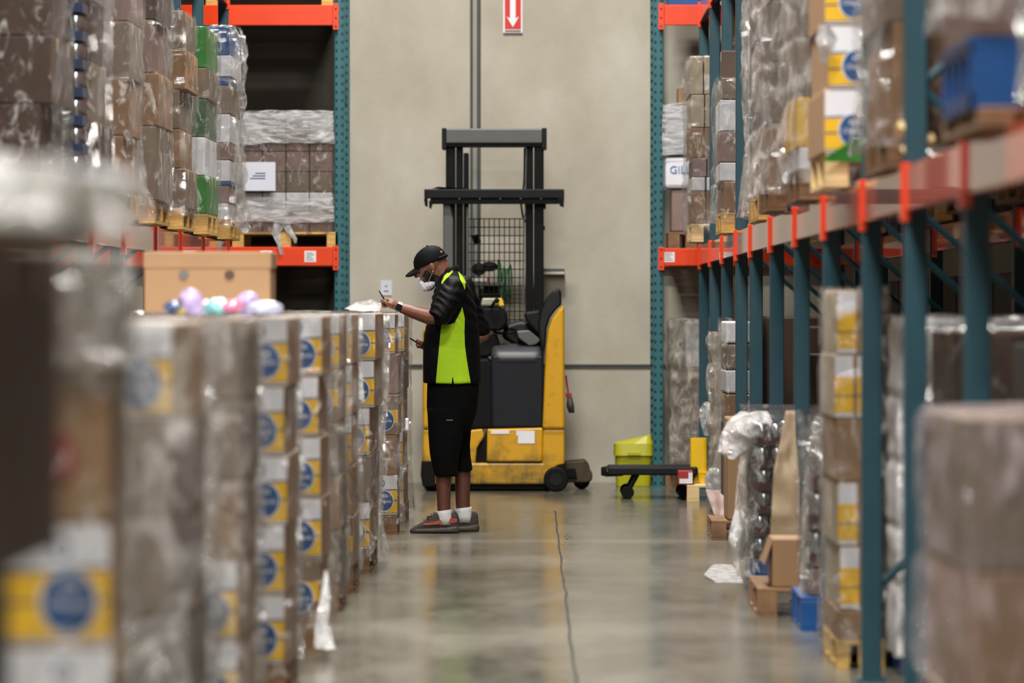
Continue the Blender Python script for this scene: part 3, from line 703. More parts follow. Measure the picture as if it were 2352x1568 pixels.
# lower right far-wall stack
pallet(wx(1590), FY + .5, .0, 'pallet under pink cartons beside right far-wall upright', .42, .9, 'wood_old', h=.12)
for k, (a, b, l, m) in enumerate([(1100, 1000, 1552, 'kraft_pink'), (1000, 915, 1556, 'kraft_pink'), (915, 845, 1560, 'kraft_grey'), (845, 738, 1575, 'white_print')]):
    box1('carton', wx(l), wx(1640), FY + .02, FY + .8, WZ(a, FY) + (0.02 if k == 0 else .002), WZ(b, FY), m, 'wrapped %s carton, %s tier, on floor behind the platform cart' % ({'kraft_pink': 'pinkish', 'kraft_grey': 'grey-brown', 'white_print': 'white'}[m], TN[k]), 'carton', 'cartons behind the cart')
film(wx(1548), wx(1640), FY - .02, FY + .82, .1, WZ(735, FY), 'dull film around the pink cartons behind the cart', 'film_beige', amp=.03, top=True)

# --- right rack, beam level
load(1, 1.07, 35.2, ZB, 1.1, [('kraft', .24), ('white_print', .1), ('kraft_pink', .14), ('kraft', .22), ('beige_board', .24), ('beige_board', .28)], 'farthest load on the right rack', 'wood_pale', 'film_b', bw=.1, ncol=3, width=1.0, amp=.02)
load(1, 1.13, 30.9, ZB, 1.0, [('kraft', .2), ('white_print', .12), ('kraft_pink', .2), ('white_print', .2), ('kraft_grey', .14)], 'low wrapped load, fourth from far end of right rack', 'wood', 'film_b', bw=.12, ncol=3, bd=1.0, amp=.02, flare=.04)
carton('kraft_dark', .1, .3, .18, 1.19, 31.2, ZB + .13 + .86, 'small reddish brown carton on top of the low wrapped load', 'single cartons')
load(1, 1.27, 33.0, ZB, .9, [('kraft', .3)] * 5, 'third load from far end of right rack', 'wood', 'film', bw=.3)
load(1, 1.25, 28.6, ZB, 1.0, [('kraft_grey', .3), ('kraft', .2), ('kraft_pink', .25), ('kraft', .2), ('kraft_grey', .2), ('kraft', .2)], 'tall cloudy load, fifth from far end of right rack', 'wood', 'film_c', bw=.14, ncol=3, bd=1.1, amp=.03, flare=.06)
load(1, 1.16, 26.2, ZB, 1.1, [('kraft', .34), ('kraft_dark', .2), ('kraft', .3), ('kraft_grey', .25), ('kraft', .3)], 'tall film load in middle of right rack', 'wood', 'film_b', bw=.15, ncol=3, bd=1.1, amp=.03, flare=.06)
load(1, 1.10, 23.7, ZB, 1.1, [('kraft', .3), KG, ('kraft_grey', .3), ('kraft_pink', .3)], 'dark film load two back from the banana cartons', 'wood_old', 'film_c', bw=.18, ncol=3, bd=1.1, amp=.035, flare=.08)
load(1, 1.12, 21.2, ZB, 1.1, [('white_print', .1), ('yellow_print', .22), ('kraft_grey', .26), ('kraft_grey', .3), ('kraft_pink', .3)], 'grey film load just left of banana cartons', 'wood_old', 'film_c', bw=.06, ncol=3, amp=.03)
load(1, 1.10, 18.9, ZB, 1.1, [('banana', .25), ('banana', .25), ('banana', .25), ('banana', .25)], 'banana load on the right rack', 'wood_pale', None, bw=.4, ph=.13, width=1.0)
sheet('green_tray', [(1960, 1985, 318, 0), (1893, 1985, 362, 0), (1890, 1985, 372, 0)], 18.85, 'green cloth wedge under the banana load on right rack', 'cloth', 'green_print', amp=.01)
load(1, 1.16, 16.3, ZB, 1.2, [('kraft', .36), ('kraft_grey', .3), ('kraft', .4)], 'torn brown cartons right of the tall post', 'wood_old', 'film', bw=.3, ncol=2, full=True, amp=.04, flare=.06)
for i, (a, b) in enumerate([((2060, 290), (2110, 315)), ((2080, 345), (2145, 320)), ((2110, 330), (2075, 352))]):
    p, q = W(a[0], a[1], 16.15), W(b[0], b[1], 16.15)
    o = MB().tube([(-(q - p) / 2), (q - p) / 2], .022, 4).build('broken_board', M['wood_pale']); o.location = (p + q) / 2
    tag(o, 'broken pale wood slat under torn cartons, %s' % ['upper', 'lower right', 'crossing the lower one'][i], 'wood scrap', 'broken wood slats')
pallet(1.68, 13.15, ZB, 'old pallet under the blue crates on the right rack', 1.1, 1.2, 'wood_old', h=.05)
def crate(x, y, z, wd, dp, ht, label):
    t = thing('plastic_crate', label, 'crate', (x, y, z), 'blue crates on the right rack')
    g = MB().box(-wd / 2, wd / 2, -dp / 2, dp / 2, 0, .02)
    for s in (-1, 1):
        g.box(-wd / 2, wd / 2, s * dp / 2 - .008, s * dp / 2 + .008, 0, ht); 
        xs = s * wd / 2; g.box(xs - .008, xs + .008, -dp / 2, dp / 2, 0, ht * .25).box(xs - .008, xs + .008, -dp / 2, dp / 2, ht * .8, ht)
        for q in range(5):
            yy = -dp / 2 + (dp - .05) * q / 4; g.box(xs - .008, xs + .008, yy, yy + .05, 0, ht)
    g.build('crate_body', M['blue_plastic'], t, bevel=.003)
    MB().box(-wd / 2 - .012, wd / 2 + .012, -dp / 2 - .012, dp / 2 + .012, ht - .02, ht).build('rim', M['blue_plastic'], t)
    return t
crate(1.28, 13.2, ZB + .052, .3, .9, .19, 'bright blue plastic crate on the near right beam, aisle side')
crate(1.61, 13.2, ZB + .052, .3, .9, .19, 'bright blue plastic crate on the near right beam, inner side')
z0 = ZB + .052 + .192
for k in range(3):
    for c in range(2):
        carton('kraft_pink', .36, .9, .26, 1.31 + .38 * c, 13.2, z0 + .262 * k, 'pinkish brown carton above blue crates, %s tier, %s' % (TN[k], ['aisle side', 'inner side'][c]), 'cartons above the blue crates')
film(1.12, 1.89, 12.75, 13.7, z0 + .05, z0 + .83, 'cloudy film around cartons above the blue crates', 'film_c', amp=.05)
load(1, 1.25, 11.5, ZB, 1.1, [KD] * 3, 'dark load nearest the camera on right rack', 'wood_old', 'film_c', bw=.4)

sheet('film_flap', [(1712, 1735, 0, 0), (1706, 1745, 120, 0), (1702, 1740, 230, 0), (1712, 1735, 330, 0), (1716, 1745, 420, 0), (1704, 1750, 470, 0)], 28.4, 'long cloudy film flap down corner of the tall cloudy load', 'film scrap', 'film_c', amp=.06, nu=16, sub=8)
sheet('film_flap', [(1775, 1800, 300, 0), (1770, 1810, 380, 0), (1766, 1800, 440, 0), (1764, 1790, 482, 0)], 26.17, 'film skirt at foot of the tall film load on right rack', 'film scrap', 'film_white', amp=.06)
sheet('film_flap', [(1880, 1905, 60, 0), (1872, 1925, 90, 0), (1884, 1900, 140, 0)], 18.8, 'small white film wisp on corner of upper banana load', 'film scrap', 'film_white', amp=.05)
# --- right rack, floor level
load(1, 1.035, 12.0, 0, 1.1, [('kraft_grey', .30), ('kraft', .33), ('kraft_grey', .38)], 'near right load under pinkish film', 'wood_old', 'film_pink', bw=.36, ncol=3, full=True, width=1.15, amp=.03, flare=.16, top_wrap=True, ph=.13)
load(1, 1.40, 16.5, 0, 1.1, [('kraft_dark', .3)] * 4, 'dim dark load behind the near right posts', 'wood_old', 'film', bw=.4, width=.8)
load(1, 1.37, 18.5, 0, .9, [('white_print', .22), ('kraft_grey', .22), ('white_print', .25), ('kraft_pink', .25), ('white_print', .3)], 'pale wrapped load right of the narrow banana column', 'blue_plastic', 'film_white', bw=.35, width=.8)
load(1, 1.145, 18.95, 0, .9, [('kraft', .12), ('banana_strip', .25), ('banana_strip', .25), ('kraft', .25), ('banana_strip', .25), ('banana_strip', .25)], 'narrow yellow column right of the blue pallet', 'wood', 'film', bw=.17, width=.19, ncol=1, ph=.11)
pallet(1.57, 21.5, 0, 'bright blue plastic pallet under the short can stack', .9, .8, 'blue_plastic', h=.15)
load(1, 1.165, 21.15, .152, .75, [('kraft_pink', .12), ('cans', .17), ('cans', .17), ('cans', .17)], 'short can stack on blue pallet', 'blue_plastic', 'film', bw=.3, pal=False, width=.85, ncol=2, wz1=.95, amp=.015)
sheet('film_flap', [(1872, 1882, 985, .1), (1856, 1890, 1020, .05), (1848, 1868, 1100, 0), (1842, 1864, 1200, 0), (1840, 1866, 1300, 0), (1836, 1870, 1360, 0)], 21.2, 'hazy film gathered up the aisle side of the short can stack', 'film scrap', 'film_beige', amp=.04)
pallet(1.5, 22.6, 0, 'wooden pallet sticking into aisle under the open carton', 1.05, 1.0, 'wood_old', h=.13)
t = thing('open_carton', 'open brown carton with flap standing on the wooden pallet', 'carton', (1.185, 22.35, .132))
MB().box(-.14, .14, -.2, .2, 0, .22).build('carton_body', M['kraft'], t, bevel=.005)
MB().prism([(-.141, .21), (-.135, .22), (-.175, .10), (-.18, .105)], -.2, .2).build('flap', M['kraft'], t)
load(1, 1.45, 22.2, 0.131, .8, [('kraft_dark', .35), ('kraft_dark', .35), ('kraft', .35)], 'dark cartons behind the open carton', 'wood', None, bw=.4, pal=False, width=.9)
sheet('brown_paper_sheet', [(1808, 1830, 945, .15), (1795, 1832, 1010, .1), (1778, 1836, 1080, .05), (1772, 1838, 1180, 0), (1768, 1838, 1250, 0), (1772, 1838, 1318, 0)], 22.9, 'brown kraft paper sheet draped above the open carton', 'paper', 'kraft_paper', amp=.02, thick=.003)
z = load(1, 1.06, 24.4, 0, 1.25, [('cans', .115)] * 6, 'tall can stack under film flap', 'blue_plastic', 'film_b', bw=.3, ph=.14, width=1.0, ncol=2, amp=.02, wz1=.9)
sheet('film_flap', [(1700, 1765, 945, .1), (1668, 1772, 968, -.05), (1652, 1772, 1000, -.1), (1648, 1765, 1030, -.1), (1660, 1700, 1046, -.08)], 24.6, 'big crumpled film flap blown over the tall can stack', 'film scrap', 'film_white', amp=.09, depth=.15)
sheet('film_flap', [(1712, 1742, 1030, .4), (1702, 1742, 1080, .4), (1696, 1742, 1150, .4), (1690, 1742, 1230, .3), (1688, 1742, 1300, .2), (1696, 1740, 1325, .1)], 24.3, 'beige hazy film sheet down the aisle side of the tall can stack', 'film scrap', 'film_beige', amp=.05, depth=.1)
sheet('film_bag', [(1690, 1702, 1170, 0), (1676, 1712, 1210, -.05), (1672, 1712, 1240, -.05), (1682, 1706, 1285, 0)], 24.5, 'bulging film pocket low on the can stack', 'film scrap', 'film_white', amp=.04, depth=.12)
sheet('film_scrap', [(1645, 1690, 1308, .5), (1616, 1700, 1318, .0), (1640, 1700, 1328, -.4)], 25.2, 'flat film scrap lying on floor by the can stack', 'film scrap', 'film_white', amp=.02)
box1('carton', 1.11, 1.5, 29.3, 29.9, .122, .74, 'kraft', 'tall brown carton on floor left of the can stack', 'carton')
box1('carton', 1.15, 1.35, 30.7, 31.5, .001, .68, 'kraft_dark', 'lower dark carton supporting the white-banded column', 'carton')
for k, (a, b, m) in enumerate([(965, 905, 'kraft'), (903, 850, 'white_print'), (848, 790, 'kraft_grey'), (788, 738, 'white_print')]):
    box1('carton', WX(1668, 30.7), 1.33, 30.75, 31.6, WZ(a, 30.7), WZ(b, 30.7), m, 'carton of the white-banded column behind posts, %s tier' % TN[k], 'carton', 'white-banded column')
film(WX(1668, 30.7), 1.33, 30.75, 31.6, .6, WZ(732, 30.7), 'film around the white-banded column behind posts', 'film', amp=.02)
load(1, 1.17, 33.2, 0, .5, [('beige_board', .3), ('beige_board', .3), ('beige_board', .3), ('kraft_grey', .2)], 'beige wrapped column behind the far right posts', 'wood_old', 'film_beige', bw=.3, width=.8, amp=.03)
# scraps round the far right posts
pallet(WX(1580, 35) + .45, 35.65, 0, 'pale-ended pallet under the yellow guard', .9, .9, 'wood_pale', h=.115)
pallet(WX(1636, 29.2) + .45, 29.7, 0, 'weathered pallet at foot of the tall brown carton', .9, .8, 'wood_old', h=.12)
o = box1('small_carton', WX(1560, 35), WX(1594, 35), 35.25, 35.5, .116, WZ(1084, 35), 'red_print', 'small red and white carton on pale pallet end', 'carton', bev=.004)
g = MB().box(-.045, .045, -.153, -.1505, .01, .045).box(.02, .05, -.1535, -.1505, .01, .09); g.build('print', M['white_print'], o)
t = thing('column_guard', 'yellow plastic guard around the far right rack column', 'column guard', (WX(1611, 35), 35.62, .117))
MB().loft([((0, 0, 0), (.062, 0, 0), (0, .05, 0)), ((0, 0, .33), (.062, 0, 0), (0, .05, 0))], 24, 5).build('shell', M['yellow_guard'], t, smooth=False)
MB().box(-.066, .066, -.054, .054, .07, .085).build('strap', M['yellow_guard'], t)
sheet('film_scrap', [(1616, 1638, 920, 0), (1604, 1640, 945, 0), (1608, 1640, 965, 0), (1618, 1638, 1000, 0)], 35.0, 'crumpled white film scrap hanging above the yellow guard', 'film scrap', 'film_white', amp=.05)
sheet('film_scrap', [(1628, 1650, 1075, 0), (1618, 1655, 1100, 0), (1622, 1656, 1130, 0), (1638, 1655, 1178, 0)], 33.0, 'crumpled white film scrap at foot of the far right posts', 'film scrap', 'film_white', amp=.05)
sheet('torn_carton', [(1620, 1650, 1125, 0), (1628, 1672, 1150, -.1), (1640, 1676, 1185, -.2)], 30.2, 'torn pinkish cardboard piece on the weathered pallets', 'cardboard', 'kraft_pink', amp=.03, thick=.004)
# row of dark bales added behind the right rack to shade it
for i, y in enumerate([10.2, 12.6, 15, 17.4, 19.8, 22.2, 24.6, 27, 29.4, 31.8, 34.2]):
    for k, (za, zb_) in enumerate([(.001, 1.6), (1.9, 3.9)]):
        box1('shade_bale', 2.5, 3.5, y, y + 2.3, za, zb_, 'very_dark', 'added dark bale for shade behind the right rack, %s from camera, %s level' % (ords[i], ['floor', 'beam'][k]), 'bale', 'added shade bales behind the right rack')
for i, (x0, y, h, kd) in enumerate([(1.5, 24.4, .0, ''), (1.45, 26.5, 1.15, 'kraft_dark'), (1.55, 28.3, 1.3, 'kraft_dark'), (1.42, 30.9, 1.35, 'kraft_dark'), (2.05, 33.1, 1.3, 'kraft_dark'), (2.0, 35.3, 1.2, 'kraft_dark'), (1.5, 14.5, 1.3, 'very_dark')]):  # dark filler bales added so the deep floor bays stay dark
    if h: box1('shade_bale', x0, 2.2, y, y + 1.0, .001, h, kd, 'added dark brown bale for shade deep in right rack floor bay, %s' % ['', 'beyond the tall can stack', 'behind the tall brown carton', 'behind the white-banded column', 'behind the beige column', 'at the far end', 'beside the near right load'][i], 'bale')
# second beam level and bales, unseen, added to shade the bays below
Z2 = 3.76
for side, x0, px_ in (('right', 1.2, RP), ('left', XL - .05, LPY)):
    for i in range(len(px_) - 1):
        beam_y(x0, px_[i] + .037, px_[i + 1] + .037, Z2, 'added orange second-level beam of the %s rack, %s bay from the camera' % (side, ords[i]), 'added second-level beams', face=-1 if side == 'right' else 1)
        xa = 1.25 if side == 'right' else -3.35
        box1('shade_bale', xa, xa + 1.05, px_[i] + .2, px_[i + 1] - .2, Z2 + .002, Z2 + 1.3, 'kraft_dark', 'added brown bale for shade on second level of the %s rack, %s bay from the camera' % (side, ords[i]), 'bale', 'added shade bales on the second level')
# ------------------------------------------------------------------ things on top of the left row
def holed_carton(x0, x1, Y, z0, z1):
    t = thing('holed_carton', 'big brown carton with two round hand holes on top of the left row', 'carton', ((x0 + x1) / 2, Y, z0)); w2 = (x1 - x0) / 2; h = z1 - z0
    MB().box(-w2, w2, 0, .4, 0, h).build('carton_body', M['kraft_light'], t, bevel=.008)
    MB().box(-w2 - .004, w2 + .004, -.004, .404, h * .74, h + .004).build('lid', M['kraft_light'], t, bevel=.006)
    for px in (422, 527):
        x = WX(px, Y) - (x0 + x1) / 2; z = WZ(631, Y) - z0
        MB().prism([(x + .021 * math.cos(a * math.pi / 10), z + .018 * math.sin(a * math.pi / 10)) for a in range(20)], -.006, .002).build('hand_hole', M['kraft_dark'] if px > 500 else M['silver'], t)
holed_carton(WX(330, 20.6), WX(621, 20.6), 20.6, 1.385, WZ(580, 20.6))
cols = [('c98fb6', 'pink'), ('74bdbb', 'turquoise'), ('b9a6cf', 'lilac'), ('d3c06a', 'pale yellow'), ('2f4d7c', 'dark blue'), ('d4718f', 'rose'), ('c6cbe0', 'white'), ('9ccfca', 'pale mint')]
bags = [(440, 698, 26, 32, 2), (500, 706, 30, 20, 1), (470, 712, 25, 18, 0), (400, 705, 24, 14, 4), (530, 705, 28, 15, 5), (568, 698, 26, 26, 2), (420, 716, 22, 13, 3), (610, 712, 38, 17, 6), (510, 716, 22, 12, 7)]
for i, (px, py, rx, rz_, ci) in enumerate(bags):
    Y = 17.7 + (i % 3) * .2; s = Y / F; g = MB().sphere((0, 0, 0), (rx * s, .1, rz_ * s), 28, 18)
    g.v = [tuple(Vector(v) * (1 + .35 * noise.noise(Vector(v) * 28 + Vector((i * 5, 0, 0))))) for v in g.v]
    mm = mat('bag_' + cols[ci][1].replace(' ', '_'), cols[ci][0], .25, var=.15, scale=25, bump=.5, bscale=30)
    o = g.build('plastic_bag', mm, None, smooth=True); zc = max(WZ(py, Y), 1.387 + rz_ * s * .85); o.location = (WX(px, Y), Y, zc)
    tag(o, 'crumpled %s plastic bag on top of the stack, %s from left' % (cols[ci][1], ['', '', ''][0] + {3: 'first', 6: 'second', 0: 'third', 2: 'fourth', 1: 'fifth', 8: 'sixth', 4: 'seventh', 5: 'eighth', 7: 'ninth'}[i]), 'plastic bag', 'plastic bags on the left row')
sheet('film_crumple', [(840, 856, 688, .1), (815, 874, 697, .1), (800, 876, 705, 0), (795, 876, 713, -.2)], 27.0, 'crumpled clear film lying on the stack top by the hand', 'film scrap', 'film_white', amp=.06)
sheet('film_tail', [(745, 752, 1310, 0), (738, 760, 1370, -.1), (728, 758, 1430, -.15), (728, 778, 1480, -.3)], 19.6, 'white film tail trailing to floor by fifth stack', 'film scrap', 'film_white', amp=.05)
sheet('slip_tag', [(931, 938, 960, 0), (931, 938, 990, 0)], 31.55, 'small white tag hanging on stack nearest the forklift', 'tag', 'white_print', amp=.003, thick=.001)

# ------------------------------------------------------------------ sign, papers, wall rail
t = thing('arrow_sign', 'red and white sign with white down arrow on the concrete wall', 'sign', W(1178, 10, WY - .012))
s_ = WY / F
a, b = -22 * s_, 22 * s_; z0 = -66 * s_; z1 = .5
MB().box(a, b, -.01, 0.005, z0, z1).build('panel', M['white_print'], t)
red = mat('sign_red', 'c92822', .45, var=0.03)
MB().box(a + .012, b - .012, -.013, -.01, z0 + .03, z1 - .012).build('red_field', red, t)
ar = [(-.022, .4), (.022, .4), (.022, -.115), (.050, -.10), (0, -.185), (-.05, -.10), (-.022, -.115)]
MB().prism(ar, -.016, -.013).build('arrow', M['white_print'], t)
MB().box(a + .012, b - .012, -.0135, -.0125, z0 + .008, z0 + .022).build('base_line', M['kraft_grey'], t)
o = MB().box(-.045, .045, -.004, 0, -.06, .06).build('paper_notice', M['paper']); o.location = W(887, 661, WY - .003); tag(o, 'small white paper notice taped to wall above the stacks', 'paper')
MB().box(-.02, .02, -.006, -.004, -.03, -.02).box(-.012, .012, -.006, -.004, .01, .018).build('print', M['kraft_grey'], o)
t = thing('wall_ledge', 'white ledge with dark lip on the wall right of mast', 'ledge', W(1265, 624, WY - .06))
MB().box(-.11, .11, -.06, .06, -.022, 0).build('shelf', M['white'], t, bevel=.004)
MB().box(-.11, .11, -.055, .055, 0, .026).build('lip', M['grey_metal'], t, bevel=.004)
# yellow bin, platform cart
def bin_():
    Y = 38.0; s = Y / F
    t = thing('yellow_bin', 'yellow-green plastic bin standing behind the platform cart', 'bin', (WX(1456, Y), Y + .2, 0))
    x0, x1 = -44 * s, 44 * s; h = WZ(1008, Y)
    MB().loft([((0, 0, .002), (40 * s, 0, 0), (0, .16, 0)), ((0, 0, h * .65), (43 * s, 0, 0), (0, .18, 0))], 32, 7).build('bin_body', M['yellow_bin'], t)
    MB().loft([((0, 0, h * .65), (46 * s, 0, 0), (0, .2, 0)), ((.0, 0, h * .9), (45 * s, 0, 0), (0, .19, 0)), ((.0, 0, h), (40 * s, 0, .03), (0, .15, 0))], 32, 7).build('lid', M['yellow_bin'], t)
    MB().box(-.05, .05, -.215, -.19, h * .66, h * .72).build('handle', M['yellow_bin'], t)
bin_()
Y = 35.8; s = Y / F
t = thing('platform_cart', 'low dark grey platform cart with black swivel caster', 'cart', (WX(1490, Y), Y, 0))
zc = WZ(1080, Y); hw = 110 * s
MB().box(-hw + .05, hw, -.3, .3, zc - .025, zc + .035).build('deck', M['dark_metal'], t, bevel=.012)
MB().loft([((-hw, -.2, zc), (.001, 0, 0), (0, 0, .03)), ((-hw + .04, -.2, zc), (.0, .09, 0), (0, 0, .04)), ((-hw + .16, -.2, zc), (0, .09, 0), (0, 0, .035))], 12).build('nose', M['dark_metal'], t)
def caster(x, y, parent, r=.048):
    g = MB().tube([(x + .07, y, zc - .02), (x, y, r)], [.02, .016], 8); g.build('caster_fork', M['dark_metal'], parent)
    MB().tube([(x, y - .02, r), (x, y + .02, r)], r, 20).build('wheel', M['black'], parent, bevel=.006)
for x, y in ((WX(1440, Y) - WX(1490, Y), -.25), (WX(1440, Y) - WX(1490, Y), .25), (hw - .1, -.25), (hw - .1, .25)): caster(x, y, t)

# ------------------------------------------------------------------ reach truck
TY = 37.0; ts = TY / F
def tx(px): return WX(px, TY) - WX(1190, TY)
def tz(py): return max(0.0, H - (py - 702) * TY / F)
truck = thing('reach_truck', 'yellow and black reach truck with tall black mast facing the far wall', 'forklift', (WX(1190, TY), TY, 0))
def tp(poly): return [(tx(a), tz(b)) for a, b in poly]
P_ = lambda poly, y0, y1, nm, m, bev=.012: MB().prism(tp(poly), y0, y1).build(nm, M[m] if isinstance(m, str) else m, truck, bevel=bev, smooth=False)
# side towers
rt = [(1246, 985), (1250, 880), (1254, 800), (1259, 758), (1268, 732), (1282, 712), (1296, 700), (1297, 985)]
P_(rt, -.02, .95, 'side_tower', 'yellow', .02)
lt = [(1134, 985), (1130, 900)]
P_([(971, 985), (971, 760), (980, 742), (998, 730), (1016, 760), (1022, 830), (1026, 985)], -.02, .95, 'side_tower', 'yellow', .02)
# bumper and chassis
P_([(971, 1112), (971, 985), (1030, 985), (1034, 1062), (1100, 1063), (1245, 1063), (1247, 985), (1297, 985), (1297, 1068), (1282, 1070), (1268, 1085), (1262, 1112)], 0, .95, 'chassis', 'yellow', .015)
P_([(1034, 1064), (1060, 990), (1108, 985), (1112, 1000), (1095, 1030), (1092, 1064)], .01, .3, 'step_surround', 'yellow', .01)
P_([(1092, 1063), (1094, 1030), (1110, 1008), (1118, 985), (1120, 1063)], .06, .3, 'step_well', 'black', .004)
P_([(1118, 1060), (1119, 985), (1247, 982), (1246, 1060)], -.012, .4, 'battery_door', 'yellow', .012)
P_([(975, 1124), (975, 1110), (1262, 1110), (1262, 1124)], .05, .95, 'skirt', 'black', .004)
P_([(971, 1118), (966, 1090), (968, 1058), (1000, 1058), (1000, 1118)], -.01, .3, 'drive_cover', 'black', .01)
g = MB().box(tx(1128), tx(1170), -.016, -.0125, tz(996), tz(988), 0).box(tx(1190), tx(1228), -.016, -.0125, tz(1018), tz(989), 0); g.face([(tx(1186), -.0165, tz(1000)), (tx(1200), -.0165, tz(1000)), (tx(1200), -.0165, tz(990)), (tx(1186), -.0165, tz(988))], 0)
g.build('sticker', M['white_print'], truck)
P_([(1066, 985), (1068, 830), (1118, 822), (1135, 840), (1135, 985)], .06, .9, 'step_column', 'black', .02)
# operator compartment cover with soft rolled top
P_([(1128, 983), (1126, 830), (1130, 815), (1248, 815), (1250, 850), (1248, 983)], .0, .8, 'compartment_cover', 'navy', .02)
rings = []
for (py, y0, w_) in ((832, -.004, 61), (818, .0, 61), (806, .03, 59.5), (797, .09, 57), (790, .2, 52)):
    rings.append(((tx(1188), (y0 + .8) / 2, tz(py)), (w_ * ts, 0, 0), (0, (.8 - y0) / 2, 0)))
MB().loft(rings, 56, 9).build('rolled_top', mat('vinyl_sheen', '3a3940', .45, var=.15), truck, smooth=True)  # lighter tone puts the rolled top's sheen into its colour
# backrest fin
P_([(1247, 822), (1238, 770), (1236, 740), (1242, 712), (1254, 684), (1270, 668), (1284, 661), (1289, 670), (1290, 700), (1278, 710), (1264, 728), (1256, 752), (1252, 800)], -.01, .42, 'backrest', 'seat', .03)
P_([(1205, 716), (1240, 711), (1246, 735), (1246, 770), (1232, 765), (1215, 745), (1203, 728)], .12, .34, 'armrest', 'dark_metal', .02)
P_([(1186, 760), (1215, 758), (1244, 782), (1230, 792), (1215, 795), (1190, 776)], .1, .4, 'arm_pad', 'grey_metal', .01)
P_([(1160, 745), (1195, 735), (1245, 745), (1250, 800), (1190, 800), (1150, 775)], .36, .6, 'seat_back', 'seat', .03)
# control console
P_([(1100, 740), (1102, 712), (1112, 705), (1150, 706), (1164, 715), (1166, 742), (1150, 760), (1108, 760)], .1, .4, 'control_console', 'black', .02)
P_([(1104, 702), (1107, 684), (1150, 684), (1156, 690), (1157, 703)], .1, .35, 'display_hood', mat('hood_grey', '9a9a86', .4), .012)
P_([(1146, 703), (1144, 685), (1152, 684), (1158, 702)], .085, .2, 'display_hood_edge', 'yellow_guard', .004)
P_([(1098, 780), (1140, 765), (1150, 800), (1120, 822), (1095, 822)], .15, .5, 'control_console', 'black', .02)
g = MB().tube([(tx(1128), .08, tz(706)), (tx(1135), .05, tz(694)), (tx(1141), .05, tz(690))], .012, 8).sphere((tx(1141), .05, tz(690)), .02); g.build('steering_knob', M['black'], truck, smooth=True)
MB().tube([(tx(1160) + .09 * math.cos(a * math.pi / 8), .3 + .06 * math.sin(a * math.pi / 8), tz(760) + .02 * math.sin(a * math.pi / 8)) for a in range(17)], .01, 8).build('steering_wheel', M['black'], truck, smooth=True)
# mast
MY = .95
def mrect(a, b, c, d, y0, y1, nm, m, bev=.006): return MB().box(tx(a), tx(c), y0, y1, tz(d), tz(b)).build(nm, M[m], truck, bevel=bev)
mrect(1018, 318, 1040, 1040, MY + .02, MY + .2, 'mast_column', 'mast_black')
mrect(1042, 322, 1058, 1040, MY + .05, MY + .2, 'mast_column', 'mast_black')
mrect(1060, 342, 1072, 1040, MY - .0, MY + .2, 'mast_column', 'mast_black')
mrect(1206, 322, 1224, 1040, MY + .03, MY + .2, 'mast_column', 'mast_black')
mrect(1226, 322, 1249, 1040, MY + .0, MY + .2, 'mast_column', 'mast_black')
P_([(1013, 1000), (1012, 456), (1028, 456), (1036, 500), (1036, 1000)], MY - .03, MY + .02, 'side_cover', 'grey_metal', .01)
mrect(1067, 470, 1072, 740, MY - .03, MY, 'chain_guide', 'grey_metal', .002)
g = MB()
mrect(1012, 285, 1255, 320, MY - .04, MY + .22, 'mast_crossbar', 'grey_metal', .01)
mrect(1010, 318, 1256, 328, MY - .02, MY + .2, 'crossbar_flange', 'mast_black', .004)
mrect(1009, 284, 1020, 334, MY - .06, MY + .24, 'crossbar_end', 'dark_metal', .006); mrect(1244, 284, 1256, 334, MY - .06, MY + .24, 'crossbar_end', 'dark_metal', .006)
mrect(968, 428, 1297, 450, MY - .1, MY - .04, 'carriage_bar', 'dark_metal', .008)
mrect(982, 450, 1285, 463, MY - .08, MY - .03, 'carriage_rail', 'mast_black', .004)
P_([(967, 450), (976, 450), (976, 470), (970, 468)], MY - .1, MY - .04, 'hook', 'mast_black', .002)
P_([(979, 455), (990, 455), (984, 475), (980, 472)], MY - .1, MY - .04, 'hook', 'mast_black', .002)
P_([(1282, 450), (1297, 448), (1296, 471), (1287, 468)], MY - .1, MY - .04, 'hook', 'mast_black', .002)
P_([(1015, 428), (1010, 423), (1000, 422), (985, 427), (1070, 427), (1068, 424), (1040, 424)], MY - .09, MY - .05, 'hose_bundle', 'black', .002)
for k in range(5):
    mrect(1050 + 48 * k - 1, 449, 1052 + 48 * k, 452, MY - .105, MY - .03, 'bolt', 'grey_metal', 0)
MB().tube([(tx(a), MY + .05, tz(b)) for a, b in ((1204, 330), (1203, 400), (1200, 440), (1195, 460), (1199, 490), (1205, 505))], .008, 6).build('cable', M['black'], truck)
MB().tube([(tx(a), MY + .02, tz(b)) for a, b in ((1208, 330), (1206, 420), (1206, 480), (1202, 500), (1200, 700))], .006, 6).build('cable', M['grey_metal'], truck)
mrect(1248, 456, 1254, 474, MY, MY + .08, 'bracket', 'mast_black', 0); mrect(1248, 514, 1252, 524, MY, MY + .08, 'bracket', 'mast_black', 0)
mesh_y = MY + .06; g = MB()
for i in range(12):
    px = 1072 + 12.0 * i
    if px > 1203: break
    g.tube([(tx(px), mesh_y, tz(497)), (tx(px), mesh_y, tz(745))], .0042, 5)
for i in range(13): g.tube([(tx(1071), mesh_y + .006, tz(497 + 19.8 * i)), (tx(1204), mesh_y + .006, tz(497 + 19.8 * i))], .0042, 5)
g.build('guard_mesh', M['black'], truck)
